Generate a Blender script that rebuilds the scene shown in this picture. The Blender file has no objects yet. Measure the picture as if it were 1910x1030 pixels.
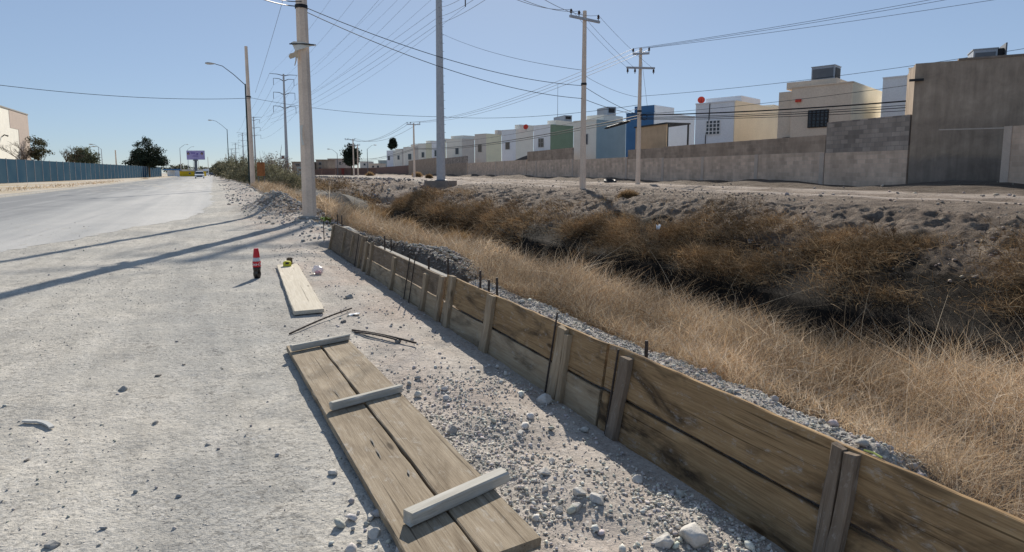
import bpy, math, random
import numpy as np
from mathutils import Vector, Matrix
random.seed(7); RNG = np.random.default_rng(11)
R_ = math.radians
sc = bpy.context.scene
COL = sc.collection
# ------------------------------------------------------------------ survey camera
FPX, PITCH, CX, CY, EYE = 1100.0, R_(6), 955.0, 437.6, 1.5
def ray(x, y):
    a, b = (x-CX)/FPX, (CY-y)/FPX
    cp, sp = math.cos(PITCH), math.sin(PITCH)
    return Vector((a, cp+b*sp, -sp+b*cp))
def at(x, y, z=0.0):            # survey point at a known height
    r = ray(x, y); k = (z-EYE)/r.z
    return Vector((r.x*k, r.y*k, z))
def atd(x, y, Y):               # survey point at a known distance
    r = ray(x, y); k = Y/r.y
    return Vector((r.x*k, Y, EYE+r.z*k))
DS = Vector((-.4505, .8928, 0)); DT = Vector((.8928, .4505, 0))   # along / across the road
def W(s, t, z=0.0): return DS*s + DT*t + Vector((0, 0, z))
def ST(p): return p.x*DS.x+p.y*DS.y, p.x*DT.x+p.y*DT.y
# ------------------------------------------------------------------ numpy noise
_perm = RNG.random((256, 256))
def vnoise(x, y):
    xi = np.floor(x).astype(int); yi = np.floor(y).astype(int)
    fx = x-xi; fy = y-yi
    fx = fx*fx*(3-2*fx); fy = fy*fy*(3-2*fy)
    a = _perm[xi & 255, yi & 255]; b = _perm[(xi+1) & 255, yi & 255]
    c = _perm[xi & 255, (yi+1) & 255]; d = _perm[(xi+1) & 255, (yi+1) & 255]
    return (a*(1-fx)+b*fx)*(1-fy)+(c*(1-fx)+d*fx)*fy - .5
def fbm(x, y, o=4):
    v = 0; a = 1.0
    for i in range(o):
        v = v+a*vnoise(x+17.3*i, y+9.1*i); x = x*2.03; y = y*2.03; a *= .5
    return v
def sstep(a, b, x):
    u = np.clip((x-a)/(b-a), 0, 1); return u*u*(3-2*u)
# ------------------------------------------------------------------ terrain height
TS = [-3000, -3, 0, 1.5, 1.9, 2.16, 2.25, 2.52, 3.0, 4.3, 5.4, 6.4, 7.5, 8.65, 9.15, 10.6, 12.4, 13.6, 15.5, 18, 3000]
ZF = [0, 0, 0, .0, -.05, -.12, .36, .34, .06, -.30, -.78, -1.35, -1.6, -1.5, -.72, -.18, .36, .62, .8, .8, .8]
ZN = [0, 0, 0, .02, .05, .06, .07, .06, -.05, -.38, -.75, -1.35, -1.6, -1.5, -.72, -.18, .36, .62, .8, .8, .8]
ZG = [0, 0, 0, .0, -.05, -.12, -.15, -.2, -.28, -.42, -.8, -1.35, -1.6, -1.5, -.72, -.18, .36, .62, .8, .8, .8]
ZB = [0, 0, 0, .05, .15, .22, .25, .3, .25, .0, -.4, -.7, -.8, -.7, -.4, -.05, .42, .66, .8, .8, .8]
def bump2(s, t, s0, t0, rs, rt):
    return np.exp(-(((s-s0)/rs)**2+((t-t0)/rt)**2))
def height(s, t, detail=True):
    s = np.asarray(s, float); t = np.asarray(t, float)
    tw = t - np.where(t > 8, 4.8*np.exp(-((s-43.5)/6)**2)+1.3*np.exp(-((s-24)/5)**2), 0) + np.where(t > 8, .7*fbm(s*.13+3, t*.05, 2), 0) + np.where((t > 2.9), .25*fbm(s*.5, t*.3+5, 2), 0)
    f = np.interp(tw, TS, ZF); n_ = np.interp(tw, TS, ZN); g = np.interp(tw, TS, ZG); b = np.interp(tw, TS, ZB)
    w1 = sstep(.95, 1.45, s+.25*fbm(s*3, t*3, 2))
    z = g*(1-w1)+f*w1
    # trench between the cast strip and the form
    tr = sstep(5.5, 5.8, s)*(1-sstep(12.0, 12.6, s))
    z = z - tr*.30*sstep(2.2, 2.26, t)*(1-sstep(2.63, 2.8, t))
    w2 = sstep(12.75, 12.95, s)
    z = z*(1-w2)+n_*w2
    w3 = sstep(30, 55, s); z = z*(1-w3)+b*w3
    w0 = 1-sstep(-2.5, -1.0, s); z = z*(1-w0)+n_*w0
    fl = sstep(260, 420, s); z = z*(1-fl)+np.interp(t, [-3000, 2, 30, 3000], [0, 0, .8, .8])*fl
    # spoil heaps
    z = z + .66*bump2(s, t, 24.5, 2.1, 3.0, .8) + .25*bump2(s, t, 21.5, 3.2, 2.0, .7) + .2*bump2(s, t, 33, 2.9, 6, .8)
    z = z + .26*bump2(s, t, 8.6, 3.15, 2.4, .5) + .10*bump2(s, t, 15.5, 3.0, 1.6, .5) + .80*bump2(s, t, .9, 5.6, 1.5, 1.15)*(t > 2.9)*sstep(2.9, 4, t)
    if detail:
        zone = sstep(9.5, 11.5, tw)*(1-sstep(13.2, 15.2, tw))+.12*sstep(14, 15, tw)*(1-sstep(15.5, 17, tw))
        mound = np.clip(bump2(s, t, 24.5, 2.1, 4.0, 1.1)+bump2(s, t, 21.5, 3.2, 3, 1)+bump2(s, t, 33, 2.9, 7, 1), 0, 1)
        r = 1-2*np.abs(fbm(s*.9, t*.9, 4)); r2 = 1-2*np.abs(fbm(s*2.6+4, t*2.6, 3))
        z = z + zone*(.15*(r-.6)+.10*(r2-.6)+.05*fbm(s*7, t*7, 3)) + mound*.13*(r2-.5)
        near = 1-sstep(14, 40, np.abs(s))
        z = z + .018*fbm(s*1.1, t*1.1, 3)*sstep(-60, -3, t) + .012*near*fbm(s*5, t*5, 4)*(t < 9)
        gz = gravelmask(s, t)
        z = z + gz*near*(.016*fbm(s*13, t*13, 3)+.05*fbm(s*2.2, t*2.6, 2))
        bf = sstep(2.18, 2.3, t)*(1-sstep(3.4, 4.2, t))*(1-w2)*near
        z = z + bf*(.035*fbm(s*9, t*9, 3)+.05*fbm(s*2.5, t*2.5, 2))
        # ruts of the dirt track on the far bank
        far = sstep(15.6, 16.5, t)
        wv = .5*fbm(s*.09, s*.0+2, 3); off = walloff(s, t)
        for c, h in ((-7.2, -.10), (-6.7, .09), (-10.8, -.10), (-10.3, .10), (-9.1, -.08), (-12.2, .09)):
            z = z + far*h*np.exp(-((off-c-wv)/.25)**2)
        z = z + far*.45*sstep(-3.2, -.6, off)*(.5+fbm(s*.25, t*.25, 3))
        z = z + far*.03*fbm(s*.8, t*.8, 3)
    return z
def walloff(s, t):
    X = s*DS.x+t*DT.x; Y = s*DS.y+t*DT.y
    return (X+.335*Y-(16.7+.335*25))/math.hypot(1, .335)
def gravelmask(s, t):
    m = sstep(.75, 1.25, t+.5*fbm(s*.9, t*.9, 2))*(1-sstep(1.95, 2.1, t))*(1-sstep(3.2, 4.8, s+.9*fbm(s*.7+9, t*.7, 2)))
    return m*sstep(-2, -.5, s)
def hz(s, t): return float(height(np.array([s]), np.array([t]))[0])
def gp(x, y, it=6):             # ground point seen at a survey direction
    z = 0.0
    for _ in range(it):
        p = at(x, y, z); z = hz(*ST(p))
    return at(x, y, z)
def steps(lo, hi, st, a, b, g):
    v = list(np.arange(lo, hi, st))
    x, h = v[-1], st
    while x < b: h = min(h*g, 600); x += h; v.append(x)
    x, h = v[0], st; left = []
    while x > a: h = min(h*g, 600); x -= h; left.append(x)
    return np.array(left[::-1]+v)
# ------------------------------------------------------------------ node helper
class NT:
    def __init__(s, name):
        s.m = bpy.data.materials.new(name); s.m.use_nodes = True
        s.t = s.m.node_tree; s.n = s.t.nodes; s.b = s.n['Principled BSDF']; s.l = s.t.links
    def new(s, typ, **k):
        o = s.n.new(typ)
        for a, v in k.items(): setattr(o, a, v)
        return o
    def set(s, node, inp, v):
        if hasattr(v, 'is_linked') or isinstance(v, bpy.types.NodeSocket): s.l.new(v, node.inputs[inp])
        else: node.inputs[inp].default_value = v
    def coord(s, kind='Object', sc_=(1, 1, 1), rot=(0, 0, 0), rnd=False):
        if kind == 'Position': o = s.new('ShaderNodeNewGeometry').outputs['Position']
        else: o = s.new('ShaderNodeTexCoord').outputs[kind]
        m = s.new('ShaderNodeMapping'); s.l.new(o, m.inputs[0]); m.inputs['Scale'].default_value = sc_; m.inputs['Rotation'].default_value = rot
        if rnd:
            oi = s.new('ShaderNodeObjectInfo'); mm = s.new('ShaderNodeMath', operation='MULTIPLY'); mm.inputs[1].default_value = 37.0
            s.l.new(oi.outputs['Random'], mm.inputs[0]); s.l.new(mm.outputs[0], m.inputs['Location'])
        return m.outputs[0]
    def noise(s, vec, scale, detail=4, rough=.55, dist=0.0):
        o = s.new('ShaderNodeTexNoise'); s.l.new(vec, o.inputs['Vector'])
        o.inputs['Scale'].default_value = scale; o.inputs['Detail'].default_value = detail; o.inputs['Roughness'].default_value = rough; o.inputs['Distortion'].default_value = dist
        return o.outputs['Fac']
    def voro(s, vec, scale, feature='F1', out='Distance'):
        o = s.new('ShaderNodeTexVoronoi', feature=feature); s.l.new(vec, o.inputs['Vector']); o.inputs['Scale'].default_value = scale
        return o.outputs[out]
    def ramp(s, fac, *stops):
        o = s.new('ShaderNodeValToRGB'); s.l.new(fac, o.inputs[0]); e = o.color_ramp.elements
        while len(e) < len(stops): e.new(.5)
        for i, (p, c) in enumerate(stops):
            e[i].position = p; e[i].color = (c, c, c, 1) if isinstance(c, (int, float)) else (*c, 1)
        return o.outputs[0]
    def mix(s, fac, a, b, mode='MIX'):
        o = s.new('ShaderNodeMix', data_type='RGBA', blend_type=mode)
        for i, v in ((0, fac), (6, a), (7, b)):
            if isinstance(v, bpy.types.NodeSocket): s.l.new(v, o.inputs[i])
            elif i == 0: o.inputs[0].default_value = v
            else: o.inputs[i].default_value = (*v, 1) if len(v) == 3 else v
        return o.outputs[2]
    def math(s, op, a, b=0.0):
        o = s.new('ShaderNodeMath', operation=op)
        for i, v in ((0, a), (1, b)):
            if isinstance(v, bpy.types.NodeSocket): s.l.new(v, o.inputs[i])
            else: o.inputs[i].default_value = v
        return o.outputs[0]
    def attr(s, name, out='Color'):
        o = s.new('ShaderNodeAttribute'); o.attribute_name = name; return o.outputs[out]
    def bump(s, h, strength=.5, dist=.02, prev=None):
        o = s.new('ShaderNodeBump'); s.l.new(h, o.inputs['Height']); o.inputs['Strength'].default_value = strength; o.inputs['Distance'].default_value = dist
        if prev is not None: s.l.new(prev, o.inputs['Normal'])
        return o.outputs[0]
    def done(s, col=None, rough=.9, normal=None, **k):
        if col is not None: s.set(s.b, 'Base Color', col if isinstance(col, bpy.types.NodeSocket) else (*col, 1))
        s.set(s.b, 'Roughness', rough)
        if normal is not None: s.l.new(normal, s.b.inputs['Normal'])
        s.b.inputs['Specular IOR Level'].default_value = k.get('spec', .25)
        s.b.inputs['Metallic'].default_value = k.get('metal', 0)
        return s.m
def simple(name, c, rough=.8, var=.18, scale=3.0, bump=.0, spec=.25, metal=0, kind='Object', bscale=40, fine=.08, rnd=False):
    N = NT(name); v = N.coord(kind, rnd=rnd)
    f = N.noise(v, scale, 5, .6); g = N.noise(v, scale*14, 3)
    lo = tuple(x*(1-var) for x in c); hi = tuple(min(1, x*(1+var)) for x in c)
    col = N.ramp(f, (.3, lo), (.7, hi))
    col = N.mix(fine, col, N.ramp(g, (.35, 0.0), (.65, tuple(min(1, x*2) for x in c))), 'MIX')
    nrm = N.bump(N.noise(v, bscale, 4), bump, .01) if bump else None
    return N.done(col, rough, nrm, spec=spec, metal=metal)
# ------------------------------------------------------------------ materials
def ground_mat():
    N = NT('caliche_dirt'); p = N.coord('Position')
    big = N.noise(p, .45, 5, .6); mid = N.noise(p, 2.6, 6, .65, .4); fine = N.noise(p, 22, 5, .7); grit = N.noise(p, 90, 4, .7)
    pale = N.ramp(mid, (.28, (.37, .35, .315)), (.5, (.505, .472, .415)), (.72, (.585, .548, .488)))
    pale = N.mix(N.ramp(big, (.42, 0), (.60, .75)), pale, (.365, .355, .33))
    pink = N.ramp(mid, (.3, (.36, .295, .25)), (.7, (.50, .425, .365)))
    z = N.attr('zone'); sep = N.new('ShaderNodeSeparateColor'); N.l.new(z, sep.inputs[0])
    zr, zg, zb = sep.outputs[0], sep.outputs[1], sep.outputs[2]
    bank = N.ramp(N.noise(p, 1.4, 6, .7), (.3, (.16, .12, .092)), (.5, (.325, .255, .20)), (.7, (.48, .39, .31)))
    soil_and_shade = N.ramp(N.noise(p, 3, 5), (.35, (.008, .007, .006)), (.7, (.030, .023, .017)))  # near-black soil: the shade in the ditch is put into its colour
    col = N.mix(zb, pale, pink); col = N.mix(zg, col, bank); col = N.mix(zr, col, soil_and_shade)
    sp = N.ramp(fine, (.30, .78), (.44, 1.0), (.62, 1.0), (.78, 1.1))
    col = N.mix(1.0, col, sp, 'MULTIPLY')
    pm = N.ramp(N.noise(p, 1.3, 5, .7), (.36, .18), (.60, 1.0))
    dry = N.math('SUBTRACT', 1.0, zr)  # fades the flecks out where the ditch shade is painted
    for sc_, lo_, hi_, am in ((19, .40, .455, .62), (46, .41, .47, .7)):
        fl = N.ramp(N.noise(p, sc_, 4, .75, .6), (lo_, 1.0), (hi_, 0.0)); col = N.mix(N.math('MULTIPLY', N.math('MULTIPLY', fl, pm), N.math('MULTIPLY', dry, am)), col, (.17, .16, .145))
    col = N.mix(N.math('MULTIPLY', N.ramp(N.noise(p, 27, 3, .7), (.60, 0.0), (.66, 1.0)), N.math('MULTIPLY', N.math('SUBTRACT', dry, N.math('MULTIPLY', zg, .7)), .5)), col, (.66, .63, .58))
    al = N.new('ShaderNodeMapping'); N.l.new(N.coord('Position', (1, 1, 1), (0, 0, R_(-26.8))), al.inputs[0]); al.inputs['Scale'].default_value = (1, .12, 1)
    col = N.mix(1.0, col, N.ramp(N.noise(al.outputs[0], 4.5, 5, .65, .3), (.3, .84), (.7, 1.1)), 'MULTIPLY')
    vo = N.new('ShaderNodeTexVoronoi'); N.l.new(p, vo.inputs['Vector']); vo.inputs['Scale'].default_value = 26; vo.inputs['Randomness'].default_value = 1
    peb = N.ramp(vo.outputs['Distance'], (.10, 1.0), (.22, 0.0))
    pv = N.ramp(vo.outputs['Color'], (.62, 0.0), (.66, 1.0)); sel = N.math('MULTIPLY', peb, pv)
    col = N.mix(N.math('MULTIPLY', sel, N.math('MULTIPLY', dry, .55)), col, N.mix(vo.outputs['Color'], (.22, .21, .2), (.6, .58, .55)))
    n1 = N.bump(fine, .55, .03); n2 = N.bump(grit, .5, .008, n1); n3 = N.bump(sel, .7, .02, n2)
    n4 = N.bump(N.noise(p, 7, 6, .7), .3, .04, n3)
    n5 = N.new('ShaderNodeBump'); N.l.new(N.noise(p, 5.5, 9, .78), n5.inputs['Height']); N.l.new(n4, n5.inputs['Normal']); n5.inputs['Distance'].default_value = .22; N.l.new(N.math('MULTIPLY', zg, .85), n5.inputs['Strength'])
    return N.done(col, .95, n5.outputs[0], spec=.1)
def road_mat():
    N = NT('dusty_asphalt'); p = N.coord('Position')
    along = N.coord('Position', (1, 1, 1), (0, 0, R_(-26.8)))
    st = N.new('ShaderNodeMapping'); N.l.new(along, st.inputs[0]); st.inputs['Scale'].default_value = (1, .04, 1)
    streak = N.noise(st.outputs[0], .9, 5, .6); big = N.noise(p, .16, 5, .6, .6)
    dust = N.math('ADD', N.math('MULTIPLY', streak, .65), N.math('MULTIPLY', big, .5))
    z = N.attr('dust', 'Fac'); dust = N.math('ADD', dust, z)
    col = N.ramp(dust, (.42, (.22, .225, .23)), (.62, (.34, .34, .335)), (.95, (.50, .485, .46)))
    g = N.noise(p, 60, 4, .7); col = N.mix(1.0, col, N.ramp(g, (.3, .82), (.65, 1.06)), 'MULTIPLY')
    v = N.new('ShaderNodeTexVoronoi', feature='DISTANCE_TO_EDGE'); N.l.new(N.coord('Position', (.22, .22, .22)), v.inputs['Vector']); v.inputs['Scale'].default_value = 1
    return N.done(col, .9, N.bump(g, .4, .01), spec=.2)
def wood(name, dark, mid, light, stain=.5, staincol=(.03, .022, .015), grain=1.0, lump=0.0):
    N = NT(name); v = N.coord('Object', (1.2, 22, 22), rnd=True); o = N.coord('Object', (1, 1, 1), rnd=True)
    g = N.noise(v, 2.2, 7, .65, .5); f = N.noise(N.coord('Object', (5, 160, 160), rnd=True), 1.0, 4, .7)
    col = N.ramp(g, (.28, dark), (.5, mid), (.74, light))
    col = N.mix(.35*grain, col, N.ramp(f, (.3, dark), (.7, light)))
    big = N.noise(N.coord('Object', (1.1, 3.2, 3.2), rnd=True), 1.6, 5, .6, .8)
    col = N.mix(N.math('MULTIPLY', N.ramp(big, (.50, 0.0), (.66, 1.0)), stain), col, staincol)
    pal = N.noise(N.coord('Object', (.9, 4, 4), rnd=True), 2.1, 4, .6); col = N.mix(N.ramp(pal, (.56, 0.0), (.75, .45)), col, tuple(min(1, c*1.35) for c in light))
    ds = N.noise(N.coord('Object', (3, 6, 6), rnd=True), 3.2, 7, .8, .4); col = N.mix(N.math('MULTIPLY', N.ramp(ds, (.55, 0.0), (.68, 1.0)), .5), col, (.47, .45, .41))
    cr = N.noise(N.coord('Object', (.8, 60, 60), rnd=True), 1.0, 3, .5, .2); col = N.mix(N.ramp(cr, (.30, .75), (.345, 0.0)), col, tuple(c*.35 for c in dark))
    kn = N.new('ShaderNodeTexVoronoi'); N.l.new(N.coord('Object', (1.6, 5.5, 5.5), rnd=True), kn.inputs['Vector']); kn.inputs['Scale'].default_value = 1.0
    col = N.mix(N.ramp(kn.outputs['Distance'], (.05, .85), (.10, 0.0)), col, tuple(c*.4 for c in dark))
    n1 = N.bump(f, .35*grain, .004); n2 = N.bump(g, .3, .006, n1)
    return N.done(col, .88, n2, spec=.15)
def block_mat(name, c1, c2, mortar, bw=.4, bh=.2, msz=.012, dirt=.6):
    N = NT(name); tc = N.new('ShaderNodeTexCoord').outputs['Object']
    s = N.new('ShaderNodeSeparateXYZ'); N.l.new(tc, s.inputs[0]); c = N.new('ShaderNodeCombineXYZ'); N.l.new(s.outputs[0], c.inputs[0]); N.l.new(s.outputs[2], c.inputs[1])
    br = N.new('ShaderNodeTexBrick'); N.l.new(c.outputs[0], br.inputs['Vector'])
    br.inputs['Color1'].default_value = (*c1, 1); br.inputs['Color2'].default_value = (*c2, 1); br.inputs['Mortar'].default_value = (*mortar, 1)
    br.inputs['Scale'].default_value = 1; br.inputs['Brick Width'].default_value = bw; br.inputs['Row Height'].default_value = bh; br.inputs['Mortar Size'].default_value = msz
    br.inputs['Bias'].default_value = -.2
    n = N.noise(tc, 1.1, 6, .65, .4); col = N.mix(N.math('MULTIPLY', N.ramp(n, (.42, 0.0), (.66, 1.0)), dirt), br.outputs['Color'], tuple(x*.62 for x in c1))
    n2 = N.noise(N.coord('Object', (1.2, 1.2, .35)), 1.7, 5, .6); col = N.mix(1.0, col, N.ramp(n2, (.3, .78), (.7, 1.12)), 'MULTIPLY')
    h = N.bump(br.outputs['Fac'], -.5, .015); h2 = N.bump(N.noise(tc, 30, 4), .3, .01, h)
    return N.done(col, .95, h2, spec=.1)
def vcol(name, rough=.9, trans=0.0, spec=.15):
    N = NT(name); c = N.attr('col')
    m = N.done(c, rough, spec=spec)
    if trans:
        tr = N.new('ShaderNodeBsdfTranslucent'); N.l.new(c, tr.inputs['Color']); ms = N.new('ShaderNodeMixShader'); ms.inputs[0].default_value = trans
        out = N.n['Material Output']; N.l.new(N.b.outputs[0], ms.inputs[1]); N.l.new(tr.outputs[0], ms.inputs[2]); N.l.new(ms.outputs[0], out.inputs[0])
    return m
def steelmat(name, c, metal=.5, rough=.55): return simple(name, c, rough, .12, 4, spec=.4, metal=metal)
M = {}
M['ground'] = ground_mat(); M['road'] = road_mat()
M['wpanel'] = wood('weathered_brown_planks', (.15, .112, .074), (.275, .218, .15), (.40, .335, .25), .45, (.10, .072, .045), 1.4)
M['wplank'] = wood('sun_bleached_plank', (.44, .38, .29), (.56, .50, .40), (.66, .60, .50), .12, (.3, .25, .2), .5)
M['wcleat'] = wood('cement_greyed_cleat', (.30, .275, .23), (.47, .445, .385), (.62, .59, .53), .45, (.22, .195, .16), 1.1)
M['wform'] = wood('wet_stained_form_board', (.15, .09, .044), (.31, .198, .10), (.44, .305, .165), .95, (.055, .038, .024), 1.3)
M['wformpale'] = wood('cement_washed_form_board', (.25, .18, .11), (.37, .28, .18), (.47, .385, .27), .65, (.10, .075, .05), .9)
M['wformdark'] = wood('dark_form_board', (.125, .088, .058), (.20, .148, .10), (.265, .205, .142), .6, (.06, .045, .03))
M['wbattend'] = wood('brown_split_batten', (.13, .095, .065), (.20, .155, .115), (.27, .215, .165), .4, (.07, .045, .03), .9)
M['wbatten'] = wood('grey_batten', (.21, .152, .095), (.33, .25, .165), (.45, .36, .25), .55, (.11, .078, .05), 1.1)
M['iron'] = simple('rusty_rebar', (.075, .06, .052), .75, .35, 12, .4, metal=.3)
M['concrete'] = simple('pole_concrete', (.76, .60, .47), .9, .12, 1.6, .35, bscale=60)
M['concretew'] = simple('cast_concrete', (.29, .275, .25), .9, .14, 2.2, .4)
M['plinth'] = simple('plinth_concrete', (.22, .19, .165), .95, .2, 2.0, .5)
M['steel'] = steelmat('galvanised_steel', (.42, .425, .44), .15)
M['steeld'] = steelmat('dull_dark_steel', (.13, .14, .155), .3)
M['green'] = simple('dark_green_paint', (.018, .035, .032), .45, .2, 3)
M['lampw'] = simple('lamp_grey', (.5, .49, .46), .5, .1)
M['cable'] = simple('black_cable', (.02, .02, .022), .6, .1)
M['wire'] = simple('grey_wire', (.10, .10, .11), .5, .1, metal=.4)
M['ins'] = simple('brown_insulator', (.06, .04, .035), .3, .1)
M['white'] = simple('white_plaster', (.84, .84, .84), .9, .05, .8, .15)
M['whiteb'] = simple('pale_blue_white_plaster', (.76, .78, .81), .9, .06, .8, .15)
M['cream'] = simple('cream_plaster', (.80, .70, .52), .9, .07, .8, .15)
M['creamd'] = simple('beige_plaster', (.72, .59, .46), .9, .08, .8, .15)
M['creaml'] = simple('pale_cream_plaster', (.82, .78, .68), .9, .06, .8, .15)
M['yellowc'] = simple('pale_yellow_plaster', (.82, .76, .54), .9, .06, .8, .15)
M['greyb'] = simple('grey_beige_plaster', (.64, .58, .51), .9, .08, .8, .15)
M['blue'] = simple('blue_paint', (.065, .165, .32), .8, .08, .8, .1)
M['bluegreen'] = simple('grey_blue_paint', (.37, .42, .41), .85, .08, .8, .1)
M['greenp'] = simple('leaf_green_paint', (.19, .26, .185), .85, .08, .8, .1)
M['tan'] = simple('tan_boards', (.50, .36, .23), .85, .14, 1.5, .15)
M['taupe'] = simple('taupe_plaster', (.46, .375, .32), .9, .06, .8, .15)
M['pane'] = simple('dark_window', (.03, .035, .045), .15, .2, 1, spec=.6)
M['frame'] = simple('grey_window_frame', (.3, .3, .3), .6, .1)
M['framew'] = simple('white_window_bars', (.75, .75, .75), .6, .05)
M['galv'] = simple('sheet_metal_cooler', (.34, .37, .41), .5, .1, 1.5, metal=.2)
M['darkmetal'] = simple('dark_metal', (.03, .03, .032), .6, .2)
M['red'] = simple('red_plastic', (.50, .012, .02), .35, .06, spec=.4)
M['reddish'] = simple('red_dish_paint', (.62, .06, .035), .5, .08)
M['block'] = block_mat('grey_block', (.72, .55, .42), (.50, .385, .295), (.62, .50, .39))
M['blockd'] = block_mat('dark_block', (.44, .34, .26), (.31, .245, .19), (.44, .35, .275))
M['blockp'] = block_mat('patched_block', (.42, .355, .30), (.17, .148, .13), (.26, .23, .205), dirt=.4)
N = NT('grey_cement_render'); o_ = N.new('ShaderNodeTexCoord').outputs['Object']; sx_ = N.new('ShaderNodeSeparateXYZ'); N.l.new(o_, sx_.inputs[0])
h_ = N.math('ADD', sx_.outputs[2], N.math('MULTIPLY', N.noise(o_, .5, 4), .9))
c_ = N.ramp(N.math('MULTIPLY', h_, .16), (.0, (.235, .19, .155)), (.33, (.255, .208, .17)), (.37, (.345, .268, .20)), (.55, (.32, .25, .192)), (.60, (.40, .315, .24)), (.9, (.36, .285, .22)))
c_ = N.mix(1.0, c_, N.ramp(N.noise(o_, 1.3, 6, .7, .5), (.3, .78), (.7, 1.18)), 'MULTIPLY'); c_ = N.mix(1.0, c_, N.ramp(N.noise(N.coord('Object', (3, 3, .3)), 1.5, 5, .65), (.35, .82), (.65, 1.08)), 'MULTIPLY')
M['render'] = N.done(c_, .95, N.bump(N.noise(o_, 14, 5), .35, .02), spec=.1)
M['pilaster'] = simple('wall_pilaster', (.52, .43, .355), .95, .15, 2, .3)
M['redwall'] = simple('red_brown_wall', (.20, .125, .10), .95, .15, 1, .2)
M['bottle'] = simple('cola_in_bottle', (.012, .006, .004), .12, .1, spec=.6)
M['clearp'] = simple('cloudy_clear_plastic', (.55, .56, .58), .2, .05, spec=.5)
M['label'] = simple('red_label', (.60, .015, .02), .4, .05, spec=.4)
M['letter'] = simple('white_lettering', (.82, .82, .82), .6, .02)
M['yellow'] = simple('yellow_plastic', (.62, .58, .05), .45, .1)
M['lime'] = simple('lime_tape', (.55, .60, .16), .6, .1)
M['tin'] = simple('brown_tin', (.09, .065, .045), .5, .2)
M['paper'] = simple('white_paper', (.8, .8, .8), .8, .05)
M['bagw'] = simple('dirty_white_bag', (.68, .65, .58), .6, .12)
M['bago'] = simple('stained_cloth', (.62, .47, .32), .85, .15)
M['orange'] = simple('orange_sign_paint', (.32, .125, .045), .8, .4, 3)
M['fence'] = None
M['straw'] = vcol('dry_straw', .85, .35); M['weed'] = vcol('rust_weed', .9, .12); M['leaf'] = vcol('leaf', .7, .25); M['stone'] = None
M['bark'] = simple('bark', (.10, .075, .055), .95, .25, 5, .5)
def stone_mat():
    N = NT('limestone_pebble'); c = N.attr('col'); p = N.coord('Position')
    col = N.mix(1.0, c, N.ramp(N.noise(p, 45, 5, .7), (.3, .72), (.65, 1.1)), 'MULTIPLY')
    return N.done(col, .92, N.bump(N.noise(p, 80, 4, .7), .5, .008), spec=.15)
M['stone'] = stone_mat()
def rock_mat(name, c):
    N = NT(name); p = N.coord('Position')
    col = N.ramp(N.noise(p, 18, 6, .7), (.3, tuple(x*.7 for x in c)), (.55, c), (.75, tuple(min(1, x*1.15) for x in c)))
    return N.done(col, .93, N.bump(N.noise(p, 50, 5, .7), .6, .012), spec=.12)
M['rockp'] = rock_mat('pale_rock', (.56, .53, .485)); M['rockg'] = rock_mat('grey_rock', (.36, .345, .32)); M['rockd'] = rock_mat('dark_clod', (.22, .20, .18))
def fence_mat():
    N = NT('blue_slatted_mesh'); o = N.new('ShaderNodeTexCoord').outputs['Object']
    s = N.new('ShaderNodeSeparateXYZ'); N.l.new(o, s.inputs[0])
    w = N.math('SINE', N.math('MULTIPLY', s.outputs[0], 38)); n = N.noise(o, .35, 4)
    col = N.ramp(n, (.3, (.028, .065, .105)), (.7, (.05, .09, .125)))
    col = N.mix(N.ramp(w, (.1, 0.0), (.9, .2)), col, (.09, .13, .16))
    return N.done(col, .9, spec=.0)
M['fence'] = fence_mat()
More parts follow.
